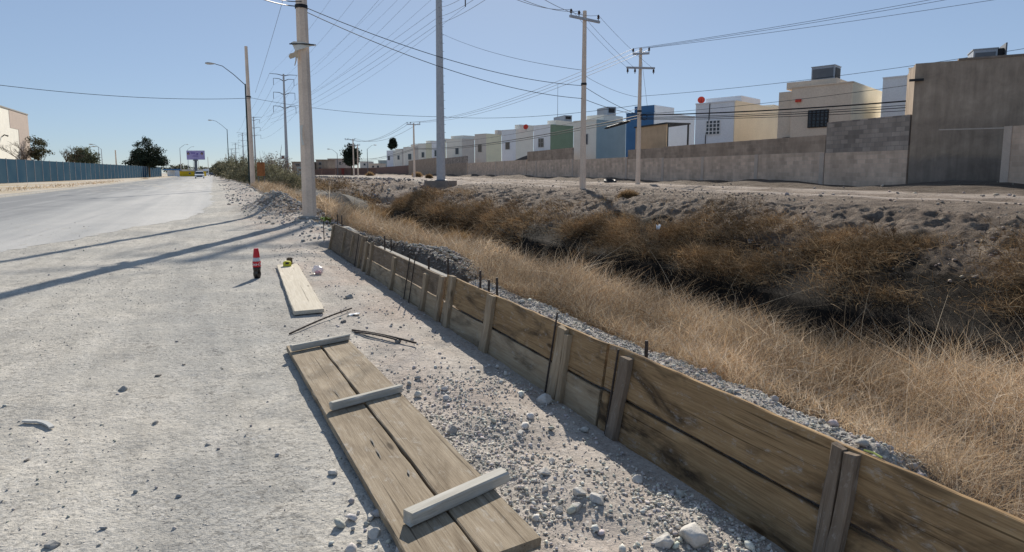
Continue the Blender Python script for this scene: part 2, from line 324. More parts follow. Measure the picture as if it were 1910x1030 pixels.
# ------------------------------------------------------------------ object helpers
def tag(o, label=None, cat=None, group=None, kind=None):
    if label: o['label'] = label
    if cat: o['category'] = cat
    if group: o['group'] = group
    if kind: o['kind'] = kind
    return o
def empty(name, loc, label, cat, group=None, rz=0.0):
    o = bpy.data.objects.new(name, None); COL.objects.link(o); o.location = loc; o.rotation_euler = (0, 0, rz)
    o.empty_display_size = .2
    return tag(o, label, cat, group)
def link(name, me, mat, parent=None, world=None):
    if mat is not None and not me.materials: me.materials.append(M[mat] if isinstance(mat, str) else mat)
    o = bpy.data.objects.new(name, me); COL.objects.link(o)
    if parent is not None: o.parent = parent
    if world is not None: o.matrix_local = (lmat(parent).inverted() @ world) if parent is not None else world
    return o
def lmat(o):
    m = Matrix.LocRotScale(o.location, o.rotation_euler.to_quaternion(), o.scale)
    return lmat(o.parent) @ m if o.parent else m
class MB:
    def __init__(s): s.v = []; s.f = []
    def add(s, v, f):
        k = len(s.v); s.v += [Vector(p) for p in v]; s.f += [[i+k for i in q] for q in f]; return s
    def box(s, c, size, m=None):
        x, y, z = size[0]/2, size[1]/2, size[2]/2
        v = [Vector((a*x, b*y, e*z)) for e in (-1, 1) for b in (-1, 1) for a in (-1, 1)]
        if m: v = [m @ p for p in v]
        c = Vector(c); return s.add([p+c for p in v], [(0, 2, 3, 1), (4, 5, 7, 6), (0, 1, 5, 4), (2, 6, 7, 3), (0, 4, 6, 2), (1, 3, 7, 5)])
    def tube(s, pts, rad, n=6, cap=True):
        pts = [Vector(p) for p in pts]; k = len(pts)
        if not hasattr(rad, '__len__'): rad = [rad]*k
        rings = []; up = None
        for i, p in enumerate(pts):
            d = (pts[min(i+1, k-1)]-pts[max(i-1, 0)]).normalized()
            if up is None: up = Vector((0, 0, 1)) if abs(d.z) < .9 else Vector((1, 0, 0))
            a = d.cross(up).normalized(); b = a.cross(d).normalized(); up = b
            rings.append([p+(a*math.cos(2*math.pi*j/n)+b*math.sin(2*math.pi*j/n))*rad[i] for j in range(n)])
        v = [q for r in rings for q in r]; f = []
        for i in range(k-1):
            for j in range(n):
                j2 = (j+1) % n; f.append((i*n+j, i*n+j2, (i+1)*n+j2, (i+1)*n+j))
        if cap: f.append(tuple(range(n))[::-1]); f.append(tuple(range((k-1)*n, k*n)))
        return s.add(v, f)
    def lathe(s, prof, c=(0, 0, 0), n=24, squash=1.0):
        c = Vector(c); v = []; f = []
        for r, z in prof:
            for j in range(n):
                a = 2*math.pi*j/n; v.append(c+Vector((r*math.cos(a), r*math.sin(a)*squash, z)))
        for i in range(len(prof)-1):
            for j in range(n):
                j2 = (j+1) % n; f.append((i*n+j, i*n+j2, (i+1)*n+j2, (i+1)*n+j))
        f.append(tuple(range(n))[::-1]); f.append(tuple(range((len(prof)-1)*n, len(prof)*n)))
        return s.add(v, f)
    def build(s, name, mat, parent=None, smooth=False, origin=None):
        """world-space geometry; origin moved to the parent's (or given) location"""
        me = bpy.data.meshes.new(name)
        if parent is not None:
            inv = lmat(parent).inverted(); v = [inv @ p for p in s.v]
        elif origin is not None: v = [p-Vector(origin) for p in s.v]
        else: v = s.v
        me.from_pydata([tuple(p) for p in v], [], s.f); me.update()
        if smooth:
            me.polygons.foreach_set('use_smooth', [True]*len(me.polygons))
        o = link(name, me, mat, parent)
        if parent is None and origin is not None: o.location = origin
        return o
def npmesh(name, v, quads, mat, parent=None, col=None, smooth=False, tri=False, attrs=None, kind=None, origin=None):
    me = bpy.data.meshes.new(name); n = len(v); k = quads.shape[1]; m = len(quads)
    v = np.asarray(v, np.float32)
    if parent is not None: v = v-np.array(lmat(parent).translation, np.float32)
    if origin is not None: v = v-np.array(origin, np.float32)
    me.vertices.add(n); me.vertices.foreach_set('co', v.ravel())
    me.loops.add(m*k); me.loops.foreach_set('vertex_index', quads.astype(np.int32).ravel())
    me.polygons.add(m); me.polygons.foreach_set('loop_start', np.arange(0, m*k, k, dtype=np.int32))
    if smooth: me.polygons.foreach_set('use_smooth', np.ones(m, bool))
    if col is not None:
        a = me.color_attributes.new('col', 'FLOAT_COLOR', 'POINT'); c = np.ones((n, 4), np.float32); c[:, :3] = col; a.data.foreach_set('color', c.ravel())
    for nm, val in (attrs or {}).items():
        if val.ndim == 2:
            a = me.color_attributes.new(nm, 'FLOAT_COLOR', 'POINT'); c = np.ones((n, 4), np.float32); c[:, :3] = val; a.data.foreach_set('color', c.ravel())
        else:
            a = me.attributes.new(nm, 'FLOAT', 'POINT'); a.data.foreach_set('value', val.astype(np.float32).ravel())
    me.update(calc_edges=True); me.validate()
    o = link(name, me, mat, parent)
    if origin is not None: o.location = origin
    if kind: o['kind'] = kind
    return o
def copy_tree(o, parent=None):
    c = o.copy(); COL.objects.link(c)
    if parent is not None: c.parent = parent
    for ch in list(o.children): copy_tree(ch, c)
    return c
def stw(s, t, z):
    return np.stack([s*DS.x+t*DT.x, s*DS.y+t*DT.y, z], -1)
# ------------------------------------------------------------------ ground, road, sidewalk
def grid_quads(a, b):
    i = np.arange(a-1)[:, None]*b+np.arange(b-1)[None, :]; i = i.ravel()
    return np.stack([i, i+b, i+b+1, i+1], 1)
def make_ground():
    sv = np.unique(np.concatenate([steps(-.5, 15, .042, -2500, 14.9, 1.035), steps(15, 38, .085, 14.95, 3500, 1.035)])); sv = sv[np.concatenate([[True], np.diff(sv) > .02])]; tv = steps(-5.5, 5, .042, -3000, 3000, 1.03)
    tv = np.unique(np.round(np.concatenate([tv, [2.16, 2.165, 2.24, 2.25], np.arange(9, 17, .07)]), 4))
    S, T = np.meshgrid(sv, tv, indexing='ij')
    Z = height(S, T)
    v = stw(S, T, Z).reshape(-1, 3)
    n1 = fbm(S*.6, T*.6, 4); n2 = fbm(S*1.7+8, T*1.7, 4)
    dark = sstep(4.9, 5.7, T+.6*n1)*(1-sstep(10.6, 12.0, T+1.8*n1))*(1-.6*sstep(30, 60, S)) + .62*sstep(2.5, 2.8, T)*(1-sstep(5.2, 6.4, T+.8*n1))*(1-.4*sstep(30, 60, S))  # first term paints the ditch shade into the soil, second is grass litter
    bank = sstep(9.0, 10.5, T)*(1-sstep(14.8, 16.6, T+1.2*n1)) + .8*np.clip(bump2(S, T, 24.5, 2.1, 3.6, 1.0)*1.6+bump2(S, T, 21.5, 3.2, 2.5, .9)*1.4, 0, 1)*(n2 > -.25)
    bank = bank + sstep(2.5, 2.9, T)*(1-sstep(5, 7, T))*.8 + .35*sstep(2.15, 2.3, T)*(1-sstep(2.6, 3.0, T))*(n2 > .12)
    OFF = walloff(S, T); trk = sstep(13.8, 15.2, T)*sstep(-14.2, -12.6, OFF+.6*n1); rut = 0
    wv = .5*fbm(S*.09, S*0+2, 3)
    for c in (-7.2, -10.8, -9.1): rut = rut+np.exp(-((OFF-c-wv)/.42)**2)
    bank = bank + trk*(.28+.35*np.clip(n2*2, 0, 1)+np.clip(rut, 0, 1)*.8) + sstep(14, 16, T)*(1-sstep(-14.2, -12.6, OFF+.6*n1))*.55
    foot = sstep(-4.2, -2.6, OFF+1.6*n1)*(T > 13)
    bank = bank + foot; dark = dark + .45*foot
    pink = sstep(.4, 1.6, T+.9*n1)*(1-sstep(2.3, 2.5, T))*(.45+.5*np.clip(n2*2+.3, 0, 1)) + trk*.95
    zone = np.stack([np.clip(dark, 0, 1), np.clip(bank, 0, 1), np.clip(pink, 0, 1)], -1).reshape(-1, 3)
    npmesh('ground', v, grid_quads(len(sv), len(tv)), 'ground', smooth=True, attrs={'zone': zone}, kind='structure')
make_ground()
def make_road():
    sv = steps(4, 40, .25, -400, 2500, 1.05); u = np.linspace(0, 1, 70)**.7
    S, U = np.meshgrid(sv, u, indexing='ij')
    edge = np.interp(S, [-400, 4, 9, 14, 22, 30, 3000], [-7.5, -7, -5.5, -3.2, -.9, -.15, -.1]) + .5*fbm(S*.35, S*0, 4)*np.interp(S, [5, 30, 60], [2.0, 1, .4]) + .22*fbm(S*2.7, S*0+4, 3)
    T = -11.4+(edge+11.4)*U
    Z = height(S, T)+.004
    dust = (sstep(-9, -1.5, T)*.42-.16) + .2*sstep(16, 6, S)*0 + .25*(1-sstep(4, 20, S))
    npmesh('road', stw(S, T, Z).reshape(-1, 3), grid_quads(len(sv), len(u)), 'road', smooth=True, attrs={'dust': dust.reshape(-1)}, kind='structure')
make_road()
# verge and kerb on the left
N = NT('verge_dirt'); p_ = N.coord('Position'); nn = N.noise(p_, .12, 5, .6); nf = N.noise(p_, 3, 5, .7)
cc = N.ramp(nn, (.4, (.50, .455, .40)), (.62, (.42, .33, .2))); cc = N.mix(1.0, cc, N.ramp(nf, (.3, .8), (.7, 1.1)), 'MULTIPLY'); M['verge'] = N.done(cc, .95)
def strip(name, prof, s0, s1, mat, step=8.0):
    sv = np.arange(s0, s1+step, step); t = np.array([p[0] for p in prof]); z = np.array([p[1] for p in prof])
    S, T = np.meshgrid(sv, t, indexing='ij'); Z = np.broadcast_to(z, S.shape)+0
    return npmesh(name, stw(S, T, Z).reshape(-1, 3), grid_quads(len(sv), len(t)), mat, kind='structure')
strip('verge', [(-40, .08), (-30, .16), (-24, .16), (-18, .15), (-11.62, .13)], -100, 900, 'verge')
strip('kerb', [(-11.62, .0), (-11.62, .14), (-11.42, .13), (-11.38, -.02)], -100, 900, 'concretew')
# ------------------------------------------------------------------ boards
def board_mesh(name, L, w, th, seed=0, jit=.003, seg=None, ch=.004, warp=0.0):
    """length along +X from 0, width along Y (0..w), thickness along Z (0..th)"""
    rn = random.Random(seed); seg = seg or max(6, int(L/.12)); v = []; f = []
    ph = rn.random()*6; e0 = [rn.uniform(-jit, jit)*2 for _ in range(8)]; e1 = [rn.uniform(-jit, jit)*2 for _ in range(8)]
    for i in range(seg+1):
        x = L*i/seg; wz = warp*math.sin(math.pi*i/seg)+warp*.3*math.sin(7*i/seg+ph); j1, j2 = rn.uniform(-jit, jit), rn.uniform(-jit, jit)
        sec = [(ch, 0), (w-ch, 0), (w+j1, ch), (w+j1, th-ch), (w-ch, th), (ch, th), (j2, th-ch), (j2, ch)]
        for k, (y, z) in enumerate(sec):
            dx = (e0[k] if i == 0 else e1[k] if i == seg else 0)
            v.append((x+dx, y, z+wz))
    for i in range(seg):
        for k in range(8):
            k2 = (k+1) % 8; f.append((i*8+k, i*8+k2, (i+1)*8+k2, (i+1)*8+k)[::-1])
    f.append(tuple(range(8))); f.append(tuple(range(seg*8, seg*8+8))[::-1])
    me = bpy.data.meshes.new(name); me.from_pydata(v, [], f); me.update(); return me
def frame_of(origin, xdir, ydir):
    x = Vector(xdir).normalized(); z = x.cross(Vector(ydir)).normalized(); y = z.cross(x)
    m = Matrix((x, y, z)).transposed().to_4x4(); m.translation = Vector(origin); return m
def board(name, mat, parent, origin, xdir, ydir, L, w, th, seed=0, **k):
    return link(name, board_mesh(name, L, w, th, seed, **k), mat, parent, frame_of(origin, xdir, ydir))
# shuttering panel on the ground
def ground_panel():
    A = at(534, 647, .05); B = at(649, 626, .05); C_ = at(1000, 985, .05); D = at(757, 1030, .05)
    e = empty('shuttering_panel', (A.x, A.y, 0), 'brown two board shuttering panel with three grey cleats lying flat on the pale dirt', 'panel')
    x = (C_-B).normalized(); x = ((C_-B).normalized()+(D-A).normalized()).normalized(); y = Vector((-x.y, x.x, 0))
    y = y if y.dot(B-A) > 0 else -y
    w = .245
    o1 = A+Vector((0, 0, -.005)); o2 = A+y*(w+.012)
    # left board, right board; X runs towards the camera, Y to the right -> normal must be up
    up = x.cross(y)
    def bd(nm, mt, o, L, ww, th, seed, **k):
        if up.z > 0: return board(nm, mt, e, o, x, y, L, ww, th, seed, **k)
        return board(nm, mt, e, o+y*ww, x, -y, L, ww, th, seed, **k)
    bd('board', 'wpanel', o1-Vector((0, 0, .03)), 3.75, w, .04, 3, warp=.004)
    bd('board', 'wpanel', o2-Vector((0, 0, .03)), (C_-B).length-.02, w, .042, 5, warp=.004)
    top = A.z+.013
    for i, (pa, pb, hh, dd) in enumerate((((545, 657), (653, 635), .05, .04), ((620, 768), (752, 733), .05, .042), ((770, 985), (947, 903), .055, .065))):
        a = at(*pa, top+.0); b = at(*pb, top+.0); xx = (b-a); L = xx.length; xx.normalize(); yy = Vector((-xx.y, xx.x, 0))
        c = board('cleat', 'wcleat', e, a+Vector((0, 0, .002)), xx, yy, L, dd, hh, 20+i, jit=.005, ch=.007)
        c['label'] = ['grey cleat at the far end', 'grey cleat in the middle', 'thick grey cleat near the camera'][i]
    # splits in the wood: dark slivers let into the face
    for (p, q, wd) in (((700, 835), (712, 855), .006), ((760, 875), (764, 886), .012), ((690, 815), (700, 832), .006), ((622, 725), (636, 742), .004)):
        a = at(*p, top+.003); b = at(*q, top+.003); n_ = (b-a).cross(Vector((0, 0, 1))).normalized()*wd/2
        m = (a+b)/2
        s = MB(); s.add([a, m-n_, b, m+n_, a-Vector((0, 0, .004)), m-n_-Vector((0, 0, .004)), b-Vector((0, 0, .004)), m+n_-Vector((0, 0, .004))], [(0, 1, 2, 3), (7, 6, 5, 4)])
        s.build('split', 'darkmetal', e)
ground_panel()
def small_plank():
    A = at(516, 494, .05); B = at(551, 490, .05); C_ = at(600, 572, .05); D = at(546, 581, .05)
    e = empty('wooden_plank', (A.x, A.y, 0), 'pale bleached plank lying on the dirt beside the dark drink bottle', 'plank')
    x = ((C_-B).normalized()+(D-A).normalized()).normalized(); y = Vector((-x.y, x.x, 0))
    L = ((C_-B).length+(D-A).length)/2
    if y.dot(B-A) < 0: board('board', 'wplank', e, B-Vector((0, 0, .04)), x, y, L, (B-A).length, .04, 8)
    else: board('board', 'wplank', e, A-Vector((0, 0, .04)), x, y, L, (B-A).length, .04, 8)
    for u in (.2, .8):
        b = MB(); c = A.lerp(D, u).lerp(B.lerp(C_, u), .5); b.box((c.x, c.y, .004), (.2, .05, .012)); b.build('spacer', 'wbatten', e)
    return A, B, C_, D
PL = small_plank()
# ------------------------------------------------------------------ formwork
TF = 2.135; LEAN = -.17
def form_section(label, s0, s1, rows, battens, lean=LEAN, t0=TF, zb=-.13, extra=None):
    """rows: list of (z0, z1, mat, s_break list); battens: (s, width, z0, z1, tilt)"""
    e = empty('form_panel', W(s0, t0, 0), label, 'formwork', 'formwork panels along the ditch')
    xd = -DS; up = Vector((0, 0, 1)) - DT*lean
    k = 0
    for (z0, z1, mt, br) in rows:
        cuts = [s0]+list(br)+[s1]
        for a, b in zip(cuts[:-1], cuts[1:]):
            o = W(b, t0, z0)+(-DT*lean*(z0-zb)); k += 1
            # X towards camera (-DS), Y up, Z = X x Y
            board('board', mt, e, o+(-xd)*(-.004), xd, up, (b-a)-.008, z1-z0, .03, int(s0*10)+k, jit=.003, warp=.004)
    for i, (s, w, z0, z1, tilt) in enumerate(battens):
        o = W(s, t0, z0)+(-DT)*(.078+lean*(z0-zb))
        u2 = (up-DS*tilt).normalized()
        # batten: length up, width along the road
        zd = -DT
        m = frame_of(o+DT*.0, u2, -DS)
        c = link('batten', board_mesh('batten', z1-z0, w, .045, int(s*77)+i, jit=.005, ch=.006, warp=.006), 'wbattend' if s0 < 0 else 'wbatten', e, m)
    return e
def sF(x, y, z): return ST(at(x, y, z))[0]
TOPZ = .40
s1040 = sF(1040, 597, .4); 
form_section('leaning dark plywood form panel at the far end of the row', 9.75, 12.7, [(-.10, .44, 'wformdark', [])],
             [(10.6, .035, .02, .40, .0), (11.35, .035, .0, .40, .0), (12.6, .05, -.1, .43, 0), (9.9, .03, -.1, .42, 0)], lean=-.2)
form_section('form panel with dark upper boards and pale lower boards', 5.95, 9.6, [(-.13, .12, 'wformpale', []), (.135, .37, 'wformdark', [7.2])],
             [(9.55, .11, -.13, .40, .03), (9.2, .10, -.13, .42, .02), (7.9, .11, -.13, .36, .02), (6.55, .11, -.13, .34, .03), (6.02, .10, -.13, .40, 0)])
form_section('stained form panel with tall battens between the two other near panels', 3.0, 5.9, [(-.13, .115, 'wformpale', [4.75]), (.13, .41, 'wform', [4.75])],
             [(5.75, .12, -.13, .44, .03), (4.78, .12, -.13, .42, .03), (3.56, .10, -.13, .42, .04), (3.44, .05, -.12, .38, .0)])
form_section('long wet stained form panel nearest the camera with one split batten', -1.2, 2.98, [(-.14, .125, 'wform', [2.9]), (.14, .42, 'wform', [])],
             [(2.84, .085, -.13, .41, .05), (1.455, .05, -.13, .43, .03), (1.40, .05, -.13, .42, .03)])
def rebar(x, yt, s, t, label, ztop=None, z0=None, lean=0.0, r=.009):
    zb = (hz(s, t) if z0 is None else z0)-.05
    p = W(s, t, zb); # top height from the survey
    top = atd(x, yt, p.y) if ztop is None else Vector((p.x, p.y, ztop))
    q = Vector((p.x, p.y, top.z))+DT*lean*(top.z-zb)
    m = MB(); n = max(6, int((q-p).length/.018)); pts = [p.lerp(q, i/n) for i in range(n+1)]
    m.tube(pts, [r*(1.12 if i % 2 else .94) for i in range(n+1)], 7)
    o = m.build('rebar_stake', 'iron', origin=p); return tag(o, label, 'rebar', 'rebar stakes holding the formwork')
FT = TF-.058
for (x, yt, t, lab, ln) in (
    (1065, 580, FT, 'tall rebar stake in front of the boards, leaning beside the widest batten', .12), (1163, 650, FT, 'rebar stake with a wire loop in front of the long wet panel', .14),
    (770, 470, FT, 'thin rebar stake leaning in front of the dark upper boards', .16), (808, 472, FT, 'tall rebar stake beside the batten where two panels meet', .05), (704, 445, FT, 'rebar stake in front of the first pale lower board', .12), (676, 436, FT, 'rebar stake at the end of the leaning dark plywood panel', .05)):
    zt = {1065: .49, 1163: .42, 770: .50, 808: .50, 704: .43, 676: .46}[x]
    p = at(x, yt, zt); s_ = ST(p)[0]
    rebar(x, yt, s_, t, lab, ztop=zt, lean=.17, r=.007)
for (x, yt, yb, lab, t) in ((1205, 635, 672, 'short rebar with pale tip rising from the gravel behind the wet panel', 2.3), (927, 518, 545, 'short rebar behind the stained panel, second from the long batten', 2.32), (912, 522, 545, 'short stub of rebar behind the stained panel', 2.32),
                        (896, 505, 535, 'rebar standing close behind the middle batten', 2.3), (836, 480, 510, 'rebar standing in the trench behind the tall battens', 2.5), (800, 480, 505, 'rebar between the cast strip and the form', 2.35),
                        (718, 440, 470, 'rebar at the far end of the cast strip', 2.4), (730, 445, 470, 'rebar on the grey gravel heap by the cast strip', 2.62), (630, 400, 425, 'rebar behind the leaning plywood, left of a pair', 2.35), (638, 402, 425, 'rebar behind the leaning plywood, right of a pair', 2.4)):
    r = ray(x, yb); 
    # intersect the vertical plane t = const
    k = t/(r.x*DT.x+r.y*DT.y); P = r*k; s = P.x*DS.x+P.y*DS.y
    zt = EYE+ray(x, yt).z*(t/(ray(x, yt).x*DT.x+ray(x, yt).y*DT.y))
    rebar(x, yt, s, t, lab, ztop=zt, r=.011 if x > 850 else .012)
rebar(604, 410, 12.95, 2.05, 'thin rebar stake standing free at the far end of the formwork', ztop=.48, r=.01)
# tie wire gaps: thin bright strip of light is left by the joint itself
m = MB(); s0, s1 = 6.95, 10.4
for a, b in ((s0, s1),):
    c = W((a+b)/2, 2.60, .01); mr = Matrix.Rotation(math.atan2(DS.y, DS.x), 3, 'Z'); m.box(c, (b-a, .07, .36), mr)
tag(m.build('cast_strip', 'concretew', origin=W(8.6, 2.60, 0)), 'fresh pale concrete strip cast behind the low form boards', 'concrete strip')
tag(MB().tube([W(1.345, 2.215, .424), W(1.31, 2.22, .427), W(1.275, 2.215, .424)], .004, 5).build('marking_tape', 'lime', origin=W(1.2, 2.2, .43)), 'short lime yellow tape on the top edge of the near board', 'tape')
# ------------------------------------------------------------------ stones
def ico():
    import bmesh
    bm = bmesh.new(); bmesh.ops.create_icosphere(bm, subdivisions=1, radius=1)
    v = np.array([p.co[:] for p in bm.verts]); f = np.array([[q.index for q in k.verts] for k in bm.faces]); bm.free(); return v, f
IV, IF = ico()
def ico0():
    import bmesh
    bm = bmesh.new(); bmesh.ops.create_icosphere(bm, subdivisions=4, radius=1)
    v = np.array([p.co[:] for p in bm.verts]); f = np.array([[q.index for q in k.verts] for k in bm.faces]); bm.free(); return v, f
IV2, IF2 = ico0()
def rotmats(n):
    q = RNG.normal(size=(n, 4)); q /= np.linalg.norm(q, axis=1)[:, None]; w, x, y, z = q.T
    return np.stack([1-2*(y*y+z*z), 2*(x*y-z*w), 2*(x*z+y*w), 2*(x*y+z*w), 1-2*(x*x+z*z), 2*(y*z-x*w), 2*(x*z-y*w), 2*(y*z+x*w), 1-2*(x*x+y*y)], 1).reshape(n, 3, 3)
def stones(name, s, t, r, tone, sink=.25, colvar=.25):
    n = len(s); z = height(s, t); c = stw(s, t, z)
    sh = RNG.uniform(.55, 1.15, (n, 1, 3)); jit = 1+RNG.uniform(-.22, .22, (n, len(IV), 1))
    v = IV[None]*jit
    for _ in range(3):
        nv = RNG.normal(size=(n, 3)); nv /= np.linalg.norm(nv, axis=1)[:, None]; hh = RNG.uniform(.35, .75, n)
        dd = np.einsum('nkj,nj->nk', v, nv); v = v-np.maximum(dd-hh[:, None], 0)[:, :, None]*nv[:, None, :]
    v = v*sh; v = np.einsum('nij,nkj->nki', rotmats(n), v); v[:, :, 2] *= .78
    v = v*r[:, None, None]; c[:, 2] += r*(.62-sink); v = v+c[:, None, :]
    f = IF[None]+(np.arange(n)*len(IV))[:, None, None]
    cb = np.array(tone)[None]*(1+RNG.uniform(-colvar, colvar, (n, 1)))*(1+RNG.uniform(-.05, .05, (n, 3)))
    col = np.repeat(cb, len(IV), 0)
    return v.reshape(-1, 3), f.reshape(-1, 3), col
def stuff_stones(name, label, parts):
    V, F, C = [], [], []; k = 0
    for v, f, c in parts: V.append(v); F.append(f+k); C.append(c); k += len(v)
    o = npmesh(name, np.concatenate(V), np.concatenate(F), 'stone', col=np.clip(np.concatenate(C), 0, .8), kind='stuff')
    tag(o, label, 'gravel'); return o
def scat(n, s0, s1, t0, t1, fn=None):
    s = RNG.uniform(s0, s1, n); t = RNG.uniform(t0, t1, n)
    if fn is not None:
        k = RNG.random(n) < fn(s, t); s, t = s[k], t[k]
    return s, t
def sizes(n, lo, hi, p=2.5): return lo+(hi-lo)*RNG.random(n)**p
parts = []
s, t = scat(60000, -.8, 5.2, .5, 2.12, lambda s, t: gravelmask(s, t)*np.clip(.55+1.5*fbm(s*1.6, t*1.6, 3), .12, 1)); parts.append(stones('', s, t, sizes(len(s), .0035, .015, 3), (.56, .525, .47)))
s, t = scat(800, -.5, 4.6, .6, 2.08, lambda s, t: gravelmask(s, t)*np.clip(.5+1.6*fbm(s*1.1+4, t*1.1, 2), .1, 1)); parts.append(stones('', s, t, sizes(len(s), .011, .036, 3), (.60, .57, .52)))
s, t = scat(2600, 4, 13, .9, 2.05, lambda s, t: .25+.6*fbm(s*.8, t*.9, 3)); parts.append(stones('', s, t, sizes(len(s), .004, .02, 3), (.52, .485, .45)))
s, t = scat(300, .6, 2.6, .2, .62, lambda s, t: .7*bump2(s, t, 2.0, .55, .7, .16)); parts.append(stones('', s, t, sizes(len(s), .012, .045, 2), (.5, .48, .45)))
stuff_stones('gravel', 'loose pale limestone gravel between the shuttering panel and the formwork', parts)
parts = []
s, t = scat(70000, .5, 20, -8, 1.3, lambda s, t: np.clip(.3+1.3*fbm(s*.55+3, t*.9, 3), .05, .9)*np.clip(6/(s+2), .2, 1)); parts.append(stones('', s, t, sizes(len(s), .003, .011, 3), (.43, .405, .365), .4))
s, t = scat(420, .5, 22, -9, 1.2, lambda s, t: np.clip(.35+1.0*fbm(s*.5+9, t*.7, 2), 0, 1)); parts.append(stones('', s, t, sizes(len(s), .010, .030, 3), (.42, .40, .365), .35))
s, t = scat(900, 1, 4.5, -5, .3, lambda s, t: .8*bump2(s, t, 2.9, -.9, .5, .25)+.6*bump2(s, t, 2.6, -.35, .4, .2)+.7*bump2(s, t, 3.0, -2.0, .4, .3)); parts.append(stones('', s, t, sizes(len(s), .006, .022, 2.2), (.40, .385, .37), .3))
stuff_stones('loose_grit', 'scattered grit and small pebbles over the dusty shoulder', parts)
parts = []
s, t = scat(17000, .9, 6.4, 2.235, 2.8, lambda s, t: np.clip(1.3-(t-2.2)*1.6, .2, 1)*sstep(1.0, 1.4, s)); parts.append(stones('', s, t, sizes(len(s), .0035, .013, 3), (.50, .46, .405)))
s, t = scat(190, 1.1, 6.2, 2.28, 2.75); parts.append(stones('', s, t, sizes(len(s), .010, .034, 3), (.52, .48, .43)))
s, t = scat(9000, 5.8, 12.6, 2.68, 4.0, lambda s, t: np.clip(1.2-(t-2.7)*.6, .2, 1)); parts.append(stones('', s, t, sizes(len(s), .006, .034, 2.6), (.37, .34, .30)))
stuff_stones('backfill_gravel', 'grey gravel backfill heaped behind the form boards', parts)
parts = []
s, t = scat(9000, 17, 33, .9, 4.4, lambda s, t: np.clip(bump2(s, t, 24.5, 2.1, 3.6, .95)+bump2(s, t, 21.5, 3.2, 2.4, .9)+.25*bump2(s, t, 19, 2.8, 3, 1), 0, 1)); parts.append(stones('', s, t, sizes(len(s), .012, .07, 3), (.44, .415, .38)))
s, t = scat(900, 13, 26, 1.6, 3.6, lambda s, t: np.clip(.4+fbm(s, t, 2), 0, 1)); parts.append(stones('', s, t, sizes(len(s), .015, .06, 2.6), (.45, .42, .385)))
s, t = scat(1800, 30, 80, .6, 4.0, lambda s, t: np.clip(.25+fbm(s*.3, t, 2), 0, .7)); parts.append(stones('', s, t, sizes(len(s), .02, .11, 2.6), (.45, .42, .385)))
stuff_stones('rubble', 'broken rubble and clods on the spoil heap by the roadside poles', parts)
parts = []
s, t = scat(12000, 0, 45, 10.2, 16.2, lambda s, t: np.clip(.35+1.0*fbm(s*.6, t*.6, 3), .03, 1)); parts.append(stones('', s, t, sizes(len(s), .012, .06, 3.6), (.33, .27, .22), .3))
s, t = scat(2600, 40, 150, 10.5, 17, None); parts.append(stones('', s, t, sizes(len(s), .04, .22, 3), (.32, .28, .25), .3))
s, t = scat(2500, 0, 60, 16, 26, lambda s, t: np.clip(.3+fbm(s*.3, t*.3, 2), .02, .8)); parts.append(stones('', s, t, sizes(len(s), .015, .09, 3.5), (.42, .36, .31), .3))
stuff_stones('bank_clods', 'dry clods and stones over the far bank of the ditch', parts)
def rock(x, y, wpx, label, mat='rockp', cat='stone', group=None, flat=.75, seed=0, p=None):
    P = gp(x, y) if p is None else p
    dist = P.y; r = wpx/FPX*dist/2; rn = np.random.default_rng(int(x*7+y*13+seed))
    d = IV2/np.linalg.norm(IV2, axis=1)[:, None]; rad = np.ones(len(d))
    for _ in range(13):
        nv = rn.normal(size=3); nv /= np.linalg.norm(nv); h = rn.uniform(.5, .85)
        dd = d @ nv; lim = np.where(dd > 1e-3, h/np.maximum(dd, 1e-3), 9); rad = np.minimum(rad, lim)
    rad = rad*(1+.10*fbm(d[:, 0]*3+x, d[:, 1]*3+d[:, 2]*2.3+y, 4))
    v = d*rad[:, None]*1.12*np.array([1.0, rn.uniform(.75, 1.05), flat])*r
    a = rn.uniform(0, 6.28); c, s_ = math.cos(a), math.sin(a); v = v @ np.array([[c, s_, 0], [-s_, c, 0], [0, 0, 1]])
    o = npmesh('stone', v, IF2, mat); o.location = (P.x, P.y, P.z+r*flat*.38)
    return tag(o, label, cat, group)
